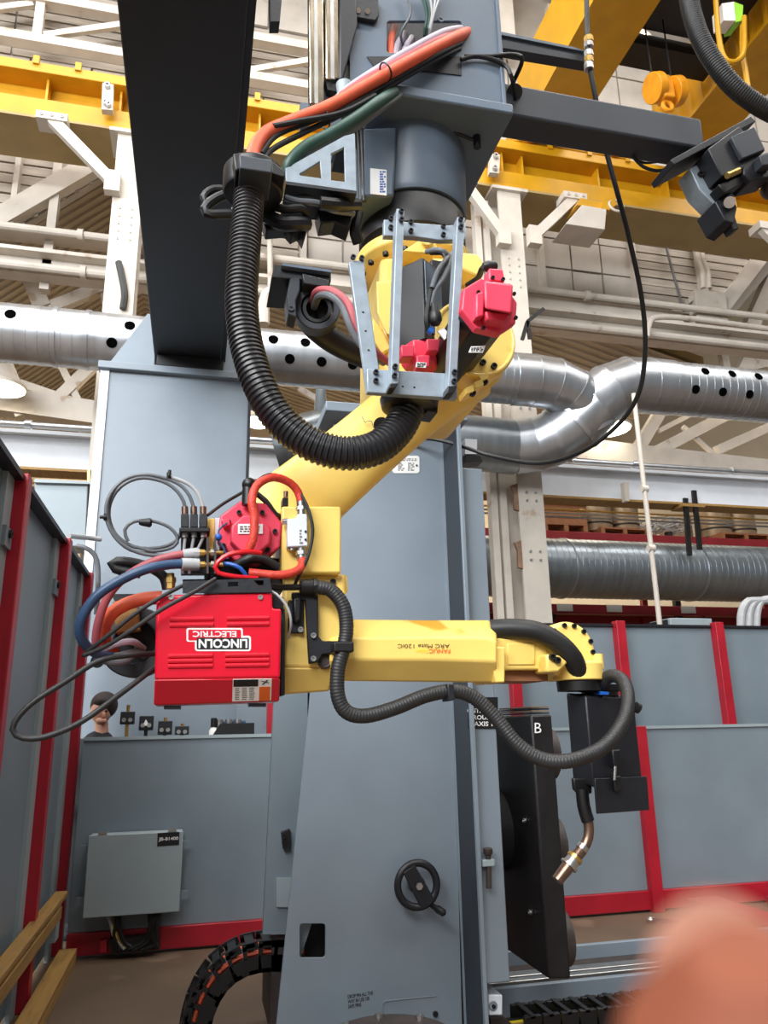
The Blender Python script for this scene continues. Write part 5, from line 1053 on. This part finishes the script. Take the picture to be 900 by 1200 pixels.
b = MB(); b.prism([dq(.84, .08), dq(.9, .16), dq(.91, .2), dq(.85, .12)], dn*.0016); b.prism([dq(.85, .24), dq(.89, .06), dq(.9, .08), dq(.86, .26)], dn*.0016); b.build('label_symbol', LBLK, fd)
for x0, x1, y in ((192, 212, 827), (292, 312, 824)): b = MB(); b.pp([(x0, y), (x1, y), (x1, y+4), (x0, y+4)], FY+.06, FY+.1); b.build('door_latch', BLK, fd)
bolts(fc, [PY(200.5, 700, FY), PY(305, 700, FY)], (0, -1, 0), .006, .004, STEEL, 'screw')
b = MB(); b.holed([PY(x, y, FY-.005) for x, y in ((214, 679), (316, 677), (319, 694), (214, 695))], [[PY(x, y, FY-.005) for x, y in q] for q in (((267, 682), (279, 681.5), (279, 687), (267, 687.5)), ((297, 680), (309, 680), (309, 685.5), (303, 686)))], (0, .006, 0)); b.build('mount_bracket', BLKM, t)
b = MB(); b.pp([(214, 679), (316, 677), (316, 679), (214, 681)], FY-.005, FY+.15); b.build('bracket_top', BLKM, t)
b = MB(); b.pp([(328, 713), (334, 713), (334, 815), (328, 815)], FY+.06, FY+.2); b.build('back_panel', BLKM, t, .003)
b = MB(); b.pp([(319, 696), (332, 700), (332, 713), (320, 712)], FY+.04, FY+.2); b.build('corner_plate', BLKM, t)
hose('thin pale cable curling from the feeder bracket down its right side', [(312, 690, 1.8), (325, 697, 1.79), (337, 712, 1.79), (341, 730, 1.8), (338, 748, 1.84)], 1.5, PALEH, 'cable', 'cable')
# flow sensor and hoses at the elbow motor
t = thing('flow_sensor', 'silver flow sensor block standing on the yellow elbow cover', 'sensor', PY(349, 655, 1.85))
b = MB(); b.pp([(337, 608), (347, 607), (349, 602), (360, 602), (361, 640), (337, 641)], 1.835, 1.87); b.build('body', WHT3, t, .003)
for y0, y1 in ((588, 604), (640, 656)): b = MB(); b.cyl(PY(352.5, y0, 1.85), PY(353.5, y1, 1.85), .011, n=12); b.cyl(PY(352.6, (y0+y1)/2-2, 1.85), PY(353, (y0+y1)/2+2, 1.85), .014, n=6); b.build('fitting', STEEL, t)
b = MB(); b.cyl(PY(331, 611.5, 1.85), PY(338, 611, 1.85), .008); b.cyl(PY(342, 640, 1.85), PY(342, 645, 1.85), .009); b.build('port', STEEL, t)
bolts(t, [PY(358, 623, 1.835), PY(358, 632.5, 1.835)], (0, -1, 0), .003, .003, BLK)
inkrows(t, 351, 620, 355, 638, 1.8345, 5, name='print')
hose('orange red fabric hose arching over the red elbow motor to the flow sensor', [(291, 646, 1.8), (297, 630, 1.79), (298, 605, 1.79), (295, 588, 1.79), (301, 569, 1.8), (320, 559.5, 1.82), (340, 566, 1.84), (350, 578, 1.85), (352.5, 590, 1.85)], 5, REDH, n=14)
hose('orange red fabric hose leaving the flow sensor below and running left', [(353.5, 654, 1.85), (354, 662, 1.84), (346, 670, 1.82), (325, 674, 1.81), (292, 671, 1.82)], 5, REDH, n=14)
hose('glossy red tube looping in front of the elbow motor', [(306, 648, 1.8), (290, 646.5, 1.79), (268, 650, 1.79), (254, 660, 1.79), (254, 670, 1.79), (270, 675, 1.79), (302, 678, 1.8)], 3, REDT)
hose('short blue tube curving down to the feeder bracket', [(262, 660, 1.8), (274, 662, 1.79), (284, 668, 1.79), (289, 677, 1.8)], 2.5, BLUE, 'tube', 'hose')
hose('thin blue wire hooked on the red motor connector', [(266, 613, 1.84), (257, 620, 1.83), (256, 632, 1.83), (262, 642, 1.83), (267, 655, 1.83)], 1.2, BLUEH, 'wire', 'wire')
b = MB(); b.sphere(PY(256, 629.5, 1.83), .009); single(b, 'push_fitting', BLUE, 'small blue push fitting left of the red motor', 'fitting')
hose('black cable arching over the red fabric hose and down past the flow sensor', [(298, 566, 1.86), (315, 556, 1.86), (338, 562, 1.86), (356, 585, 1.84), (365, 610, 1.83), (366, 630, 1.83), (360, 655, 1.83), (350, 675, 1.84), (346, 684, 1.86)], 2, RUB, 'cable', 'cable')
hose('fat black hose curving behind the red tube over the feeder', [(275, 664, 1.86), (292, 655, 1.84), (310, 656, 1.84), (325, 666, 1.85)], 6, RUB, n=12)
hose('black cable lying right of the feeder bracket to the conduit gland', [(300, 684, 1.82), (325, 688, 1.84), (354, 688, 1.86)], 4, RUB, 'cable', 'cable')
hose('thin black cable running up from the sensor blocks to the arm', [(243, 604, 1.9), (262, 590, 1.92), (284, 577, 1.94), (300, 567, 1.96)], 2, RUB, 'cable', 'cable')
b = MB(); b.cyl(PY(291, 566, 1.85), PY(291, 592, 1.85), .014, .016); b.sphere(PY(292, 568, 1.85), .018); single(b, 'cable_plug', BLK, 'black angled plug on top of the red elbow motor', 'plug')
hose('black cable hooking from the angled plug behind the fabric hose', [(300, 578, 1.88), (312, 588, 1.88), (322, 602, 1.88), (332, 608, 1.9)], 3.5, RUB, 'cable', 'cable')
t = thing('solenoid_connector', 'small black connector with copper tip above the yellow elbow cover', 'connector', PY(335, 592, 1.9)); b = MB(); b.pp([(331, 583), (338, 583), (338, 593), (331, 593)], 1.88, 1.92); b.build('body', BLK, t, .002); b = MB(); b.cyl(PY(335, 576, 1.9), PY(335, 583, 1.9), .006); b.build('tip', COPPER, t)
# valve bank with looped tubes
t = thing('valve_bank', 'row of three black valves with copper tips left of the red motor', 'valve', PY(227, 640, 1.88))
for i, x in enumerate((212, 222.5, 233.5)):
    b = MB(); b.pp([(x, 602), (x+9.5, 602), (x+9.5, 618), (x, 618)], 1.85, 1.9); v = b.build('valve', BLKM, t, .002)
    b = MB(); b.cyl(PY(x+4.8, 603, 1.87), PY(x+4.6, 594, 1.87), .008); b.build('tip', COPPER, v)
    b = MB(); b.cyl(PY(x+4.8, 622, 1.87), PY(x+5, 630, 1.87), .008, n=8); b.build('elbow', STEEL, v)
b = MB(); b.pp([(210, 618), (246, 618), (246, 623), (210, 623)], 1.85, 1.92); b.build('manifold', BLK, t, .002)
b = MB(); b.pp([(212, 626), (244, 626), (244, 672), (212, 672)], 1.93, 1.96); b.build('bracket', BLK, t)
for i, q in enumerate(([(217, 595, 1.87), (214, 585, 1.87), (205, 573, 1.87), (190, 564, 1.87), (165, 560, 1.87), (143, 569, 1.87), (130, 587, 1.88), (128, 608, 1.9), (137, 628, 1.9), (158, 641, 1.9), (185, 642, 1.9), (205, 635, 1.9), (211, 625, 1.9)], [(227, 595, 1.87), (222, 581, 1.87), (212, 569, 1.87), (195, 561, 1.87), (172, 556.5, 1.87), (148, 561, 1.87), (130, 578, 1.87), (124, 600, 1.87), (130, 622, 1.87), (146, 640, 1.87), (172, 650, 1.87), (200, 650, 1.87), (222, 646, 1.88)], [(238, 595, 1.87), (233, 580, 1.87), (222, 568, 1.87), (206, 561, 1.87), (195, 559, 1.87)])):
    hose(('inner grey', 'outer grey', 'short clear')[i]+' tube of the loop rising from the three black valves', q, 2.2, (GREYH, GREYH, PALEH)[i], 'air_tube', 'tube')
hose('small grey tube ring lying inside the big tube loop', [(150, 634, 1.89), (146, 622, 1.89), (155, 612, 1.89), (175, 610, 1.89), (197, 617, 1.89), (208, 630, 1.89), (203, 641, 1.89), (180, 646, 1.89), (160, 641, 1.89)], 2, GREYH, 'air_tube', 'tube')
hose('dark grey tube sweeping low under the big tube loop', [(136, 630, 1.9), (150, 643, 1.9), (172, 649, 1.9), (196, 651, 1.9), (214, 652, 1.9)], 2.2, GREYH, 'air_tube', 'tube')
for i, (x, y) in enumerate(((198, 558), (124, 606))): b = MB(); b.box(PY(x-3, y+3, 1.865), PY(x+3, y-3, 1.875)); b.cyl(PY(x, y, 1.86), PY(x+(-7 if i else 1), y-(0 if i else 7), 1.86), .004); single(b, 'cable_tie', BLK, ('black cable tie at the top of the big tube loop', 'black cable tie at the left of the big tube loop')[i], 'cable tie')
b = MB(); b.lathe(PY(163, 612, 1.885), (1, 0, 0), [(0, .006), (.008, .009), (.026, .012), (.03, .007)], 12); single(b, 'inline_connector', BLKM, 'dark inline connector on the small tube ring', 'connector')
for i, q in enumerate(([(217, 630, 1.87), (215, 650, 1.88), (214, 672, 1.9)], [(227, 630, 1.87), (224, 648, 1.88), (222, 672, 1.9)], [(238, 630, 1.87), (232, 643, 1.88), (224, 652, 1.88)])): hose(('left', 'middle', 'right')[i]+' clear tube dropping from under the three black valves', q, 1.8, PALEH, 'air_tube', 'tube')
for i, (y, x0) in enumerate(((648, 236), (662, 236))):
    t = thing('hose_coupling', ('upper', 'lower')[i]+' brass coupling through the steel tabs left of the red tube', 'coupling', PY(245, y, 1.84))
    for a, c, r, m in ((228, 234, .011, PALEH), (234, 240, .009, BRASS), (240, 262, .006, BRASS), (247, 252, .01, STEEL)): b = MB(); b.cyl(PY(a, y, 1.84), PY(c, y, 1.84), r, n=8); b.build('fitting', m, t)
for i, x in enumerate((242, 251)): single(MB().pp([(x, 630), (x+2.5, 630), (x+2.5, 672), (x, 672)], 1.82, 1.9), 'steel_tab', BROWNST, ('left', 'right')[i]+' thin brown steel tab holding the two brass couplings', 'tab')
hose('blue hose sweeping left from the lower coupling and down', [(230, 661.5, 1.84), (205, 661, 1.83), (175, 666, 1.82), (145, 678, 1.82), (115, 697, 1.82), (97, 722, 1.83), (94, 742, 1.85), (102, 758, 1.88), (118, 768, 1.92), (135, 770, 1.98)], 6, BLUEH, n=14, ends=(PALEH, (0,)))
hose('faded red hose sweeping left behind the blue hose', [(230, 648, 1.86), (205, 651, 1.86), (175, 660, 1.87), (145, 678, 1.88), (125, 702, 1.9), (114, 735, 1.92), (114, 760, 1.94), (130, 774, 1.98), (150, 768, 2.02)], 5, PINKH, n=14, ends=(PALEH, (0,)))
hose('fat black hose doubling back above the blue hose', [(196, 690, 1.93), (192, 676, 1.93), (178, 666, 1.93), (158, 660, 1.93), (138, 658, 1.93), (131, 662, 1.93), (140, 668, 1.93), (165, 672, 1.93)], 6, RUB, n=14)
t = thing('hose_fitting', 'brass hex fitting standing on the feeder left corner', 'fitting', PY(200, 690, 1.85))
for y0, y1, r in ((690, 683, .011), (683, 677, .013), (677, 672, .009)): b = MB(); b.cyl(PY(200, y0, 1.85), PY(200, y1, 1.85), r, n=6); b.build('nut', BRASS, t)
# drum end with orange hose behind the feeder
P = PY(158, 752, 2.05); k = mpx(P); t = thing('conduit_flange', 'dark round conduit flange behind the left side of the red feeder', 'flange', P+V((0, 0, -40*k)))
b = MB(); b.pipe_ring(P, (.15, 1, 0), 24*k, 41*k, .05, 36); b.build('ring', GREYB, t, .004)
b = MB(); b.cyl(P+V((0, .04, 0)), P+V((0, .14, 0)), 30*k, n=28); b.build('sleeve', RUB, t)
b = MB(); b.pp([(132, 705), (160, 700), (164, 738), (136, 742)], 2.0, 2.04); b.build('plate', WOODY, t, .002)
b = MB(); b.pp([(130, 696), (158, 696), (160, 706), (134, 704)], 2.0, 2.06); b.build('clamp', BLKM, t)
b = MB(); b.cyl(PY(114, 775, 2.0), PY(114, 775, 2.05), .016); b.build('lug', BLKM, t)
hose('fat orange hose bending down from behind the feeder into the dark flange', [(190, 700, 1.95), (168, 702, 1.95), (148, 708, 1.95), (132, 718, 1.95), (123, 732, 1.96), (122, 750, 1.99), (132, 764, 2.04)], 8, ORANGE, n=14)
for i, (q, m) in enumerate((([(112, 770, 1.94), (128, 776, 1.94), (148, 774, 1.96), (162, 758, 2.02), (150, 748, 2.05)], GREYH), ([(120, 762, 1.95), (135, 755, 1.95), (155, 752, 1.97), (168, 760, 2.04)], LILAC), ([(118, 772, 1.96), (140, 768, 1.96), (160, 764, 2.0), (170, 770, 2.06)], GREYH))): hose(('lower grey', 'lilac', 'thin grey')[i]+' hose end tucked into the dark conduit flange', q, 4, m)
hose('black cable hanging across the top left corner of the feeder, upper', [(253, 678, 1.76), (225, 695, 1.75), (190, 714, 1.75), (155, 738, 1.76), (125, 757, 1.78), (99, 768, 1.8)], 2.6, RUBB, 'cable', 'cable')
hose('black cable sagging to the left of the feeder, lower', [(214, 686, 1.78), (190, 699, 1.77), (160, 718, 1.77), (130, 742, 1.78), (105, 762, 1.8), (98, 768, 1.82)], 2.6, RUBB, 'cable', 'cable')
hose('long black cable looping far out left of the feeder and back', [(182, 766, 1.84), (150, 768, 1.8), (115, 775, 1.78), (75, 800, 1.76), (40, 822, 1.75), (20, 842, 1.75), (15, 857, 1.75), (28, 865, 1.75), (55, 863, 1.75), (95, 846, 1.76), (140, 814, 1.78), (182, 782, 1.84)], 3.6, RUBB, 'cable', 'cable', n=12)
# ------------------------------------------------------------------ things behind the low barrier
t = thing('work_shelf', 'dark shelf behind the low barrier carrying black fixture blocks', 'shelf', (-.1, 6.85, 0))
b = MB(); b.box((-.56, 6.72, 1.42), (.6, 6.94, 1.45)); b.build('board', BLKM, t)
for x in (-.55, .55): b = MB(); b.box((x-.03, 6.85, 0), (x+.03, 6.95, 1.42)); b.build('leg', BLKM, t)
for i, (x, yt, yb, stud) in enumerate(((149, 836, 849, 826), (171, 841, 856, 0), (193, 847, 861, 841), (213, 853, 861, 848))):
    P = PY(x, yb, 6.82); w = 8*mpx(P); top = PY(x, yt-2, 6.82).z
    t = thing('fixture_block', ('tallest black fixture block with a long brass stud, left end of the shelf', 'black fixture block with a white triangle mark, second from left on the shelf', 'black fixture block with a short brass stud, third from left on the shelf', 'smallest black fixture block, right of the other three')[i], 'fixture', (P.x, 6.82, 1.45), 'fixture blocks on the shelf')
    b = MB(); b.box((P.x-w, 6.79, P.z), (P.x+w, 6.86, top)); b.build('body', BLKM, t, .004)
    b = MB(); b.box((P.x-w*.25, 6.81, 1.45), (P.x+w*.25, 6.84, P.z)); b.build('stem', BRASS if i == 0 else BLKM, t)
    bolts(t, [(P.x+s*w*.45, 6.79, top*.35+P.z*.65) for s in (-1, 1)], (0, -1, 0), .018, .02, STEEL, 'bolt', 6)
    if stud: b = MB(); b.cyl((P.x, 6.82, top), (P.x, 6.82, PY(x, stud, 6.82).z), .014); b.build('stud', BRASS, t)
    if i == 1: b = MB(); b.prism([PY(x-4, 851, 6.785), PY(x+4, 850, 6.785), PY(x, 843, 6.785)], (0, .004, 0)); b.build('decal', WHITE, t)
P = PY(250, 861, 6.8); t = thing('spray_bottle', 'white bottle with black cap at the right of the shelf', 'bottle', (P.x, 6.8, 1.45))
b = MB(); b.lathe((P.x, 6.8, 1.45), (0, 0, 1), [(0, .035), (.13, .037), (.16, .02)], 18); b.build('body', WHITE, t)
b = MB(); b.lathe((P.x, 6.8, 1.61), (0, 0, 1), [(0, .026), (.07, .026), (.075, .02)], 16); b.build('cap', BLK, t)
P = PY(268, 850, 6.9); t = thing('parts_bin', 'blue bin with silver cans behind the black tray', 'bin', (P.x, 6.9, 1.45))
b = MB(); b.box((P.x-.14, 6.85, 1.45), (P.x+.14, 6.95, 1.66)); b.build('bin', BLUEH, t, .006)
for i in range(3): b = MB(); b.cyl((P.x-.08+i*.075, 6.83, 1.52), (P.x-.08+i*.075, 6.83, 1.67), .03, n=14); b.build('can', STEEL, t)
t = single(MB().prism([PY(249, 862, 6.72), PY(258, 848, 6.72), PY(298, 847, 6.72), PY(298, 862, 6.72)], (0, .06, 0)), 'tray', BLK, 'black open tray with a slanted end standing on the shelf', 'tray')
# person bending behind the barrier
PP = (-.8, 7.2, 0); hc = PY(119, 832, 7.08)
per = thing('person', 'dark haired person in dark clothes bending down behind the left fence', 'person', PP)
def skin(name, joints, edges, m, par, lv=2):
    me = bpy.data.meshes.new(name); off = ORG[par.name]; me.from_pydata([V(p)-off for p, r in joints], edges, []); o = bpy.data.objects.new(name, me); COL.objects.link(o); o.parent = par
    sk = o.modifiers.new('skin', 'SKIN')
    for i, (p, r) in enumerate(joints): me.skin_vertices[0].data[i].radius = r if isinstance(r, tuple) else (r, r)
    me.skin_vertices[0].data[0].use_root = True; sk.use_smooth_shade = True
    o.modifiers.new('sub', 'SUBSURF').levels = lv; o.modifiers['sub'].render_levels = lv; me.materials.append(m); return o
px, py = PP[0], PP[1]
J = [((px, py, .92), (.16, .12)), ((px+.01, py-.02, 1.12), (.15, .11)), ((px+.02, py-.06, 1.42), (.17, .12)), ((px+.05, py-.09, 1.6), (.085, .08)), ((px-.2, py-.05, 1.5), .065), ((px+.22, py-.06, 1.5), .065), ((px-.26, py-.08, 1.12), .045), ((px+.28, py-.1, 1.12), .045), ((px-.2, py-.28, 1.0), .035), ((px+.22, py-.3, 1.0), .035), ((px-.09, py, .85), .09), ((px+.09, py, .85), .09), ((px-.1, py-.02, .48), .065), ((px+.1, py-.02, .48), .065), ((px-.1, py+.02, .08), .045), ((px+.1, py+.02, .08), .045), ((px-.1, py-.14, .04), .04), ((px+.1, py-.14, .04), .04)]
skin('body', J, [(0, 1), (1, 2), (2, 3), (2, 4), (2, 5), (4, 6), (5, 7), (6, 8), (7, 9), (0, 10), (0, 11), (10, 12), (11, 13), (12, 14), (13, 15), (14, 16), (15, 17)], CLOTH, per)
b = MB(); b.tube([V((px+.05, py-.06, 1.58)), V((hc.x, hc.y+.05, hc.z-.1)), V((hc.x, hc.y+.03, hc.z-.03))], .055, 14); b.sphere(hc, .1, (.88, 1.05, 1.15), 24, 16); b.sphere(hc+V((.03, -.09, -.045)), .022, (.8, 1, 1.3), 10, 8); b.sphere(hc+V((.01, -.07, -.09)), .045, (1, .9, .7), 12, 8); b.build('head', SKINF, per)
b = MB(); b.sphere(hc+V((.016, .02, .04)), .115, (.98, 1.02, 1.0), 24, 16); b.sphere(hc+V((.02, -.05, .065)), .078, (1.1, .9, .7), 16, 10); b.build('hair', HAIR, per)
b = MB(); b.sphere(hc+V((.08, .01, -.02)), .022, (.5, 1, 1.4), 12, 8); b.sphere(hc+V((-.08, .01, -.02)), .022, (.5, 1, 1.4), 12, 8); b.build('ear', SKINF, per)
b = MB()
for s in (-1, 1): b.sphere(hc+V((.015+s*.032, -.088, -.012)), .011, (1.3, .6, .8), 10, 6); b.sphere(hc+V((.015+s*.034, -.09, .008)), .012, (1.5, .5, .35), 10, 6)
b.build('eye', HAIR, per)
b = MB(); b.sphere(hc+V((.013, -.098, -.088)), .013, (1.2, .4, .25), 10, 6); b.build('mouth', REDRK, per)
# ------------------------------------------------------------------ fingertip over the lens corner
fi = thing('person', 'blurred orange fingertip of the person taking the photograph, bottom right corner', 'person', CAMP+FW*.05)
def cs(x, y, d): return CAMP+ray(x, y)*d                     # d = distance straight ahead of the lens
tip = cs(872, 1118, .045); axd = (cs(950, 1440, .047)-tip).normalized()
j = [tip, tip+axd*.02, tip+axd*.045, tip+axd*.07+FW*.002, tip+axd*.1+FW*.012, tip+axd*.125+FW*.02]
b = MB(); pr = [0, .0042, .0065, .0078, .0083, .0084, .0082, .0083, .0088, .0086, .0088, .0093, .0098, .0105, .012, .014]
P = path(j, .005); n = len(P); secs = []
u0 = axd.cross(FW).normalized()
for i in range(n):
    T = (P[min(i+1, n-1)]-P[max(i-1, 0)]).normalized(); w = (FW-T*FW.dot(T)).normalized(); u = T.cross(w); s = i/(n-1)
    d = s*.125; r = .0083*min(1, (1-(1-min(1, (d+.0006)/.009))**2)**.5)*(1+.18*s+.06*sin(s*20)) if d < .009 else .0083*(1+.35*s)
    secs.append([P[i]+u*(r*1.06*cos(2*pi*k/20))+w*(r*sin(2*pi*k/20)) for k in range(20)])
b.loft(secs); b.build('finger', SKIN, fi)
b = MB(); c = tip+axd*.007+FW*.0078; u = axd.cross(FW).normalized()
b.loft([[c+axd*(.0068*cos(2*pi*k/16)*s)+u*(.0055*sin(2*pi*k/16)*s)+FW*(h-.0022*sin(2*pi*k/16)**2*s) for k in range(16)] for s, h in ((1, -.0004), (.9, .0003), (.01, .0006))]); b.build('nail', SKINF, fi)
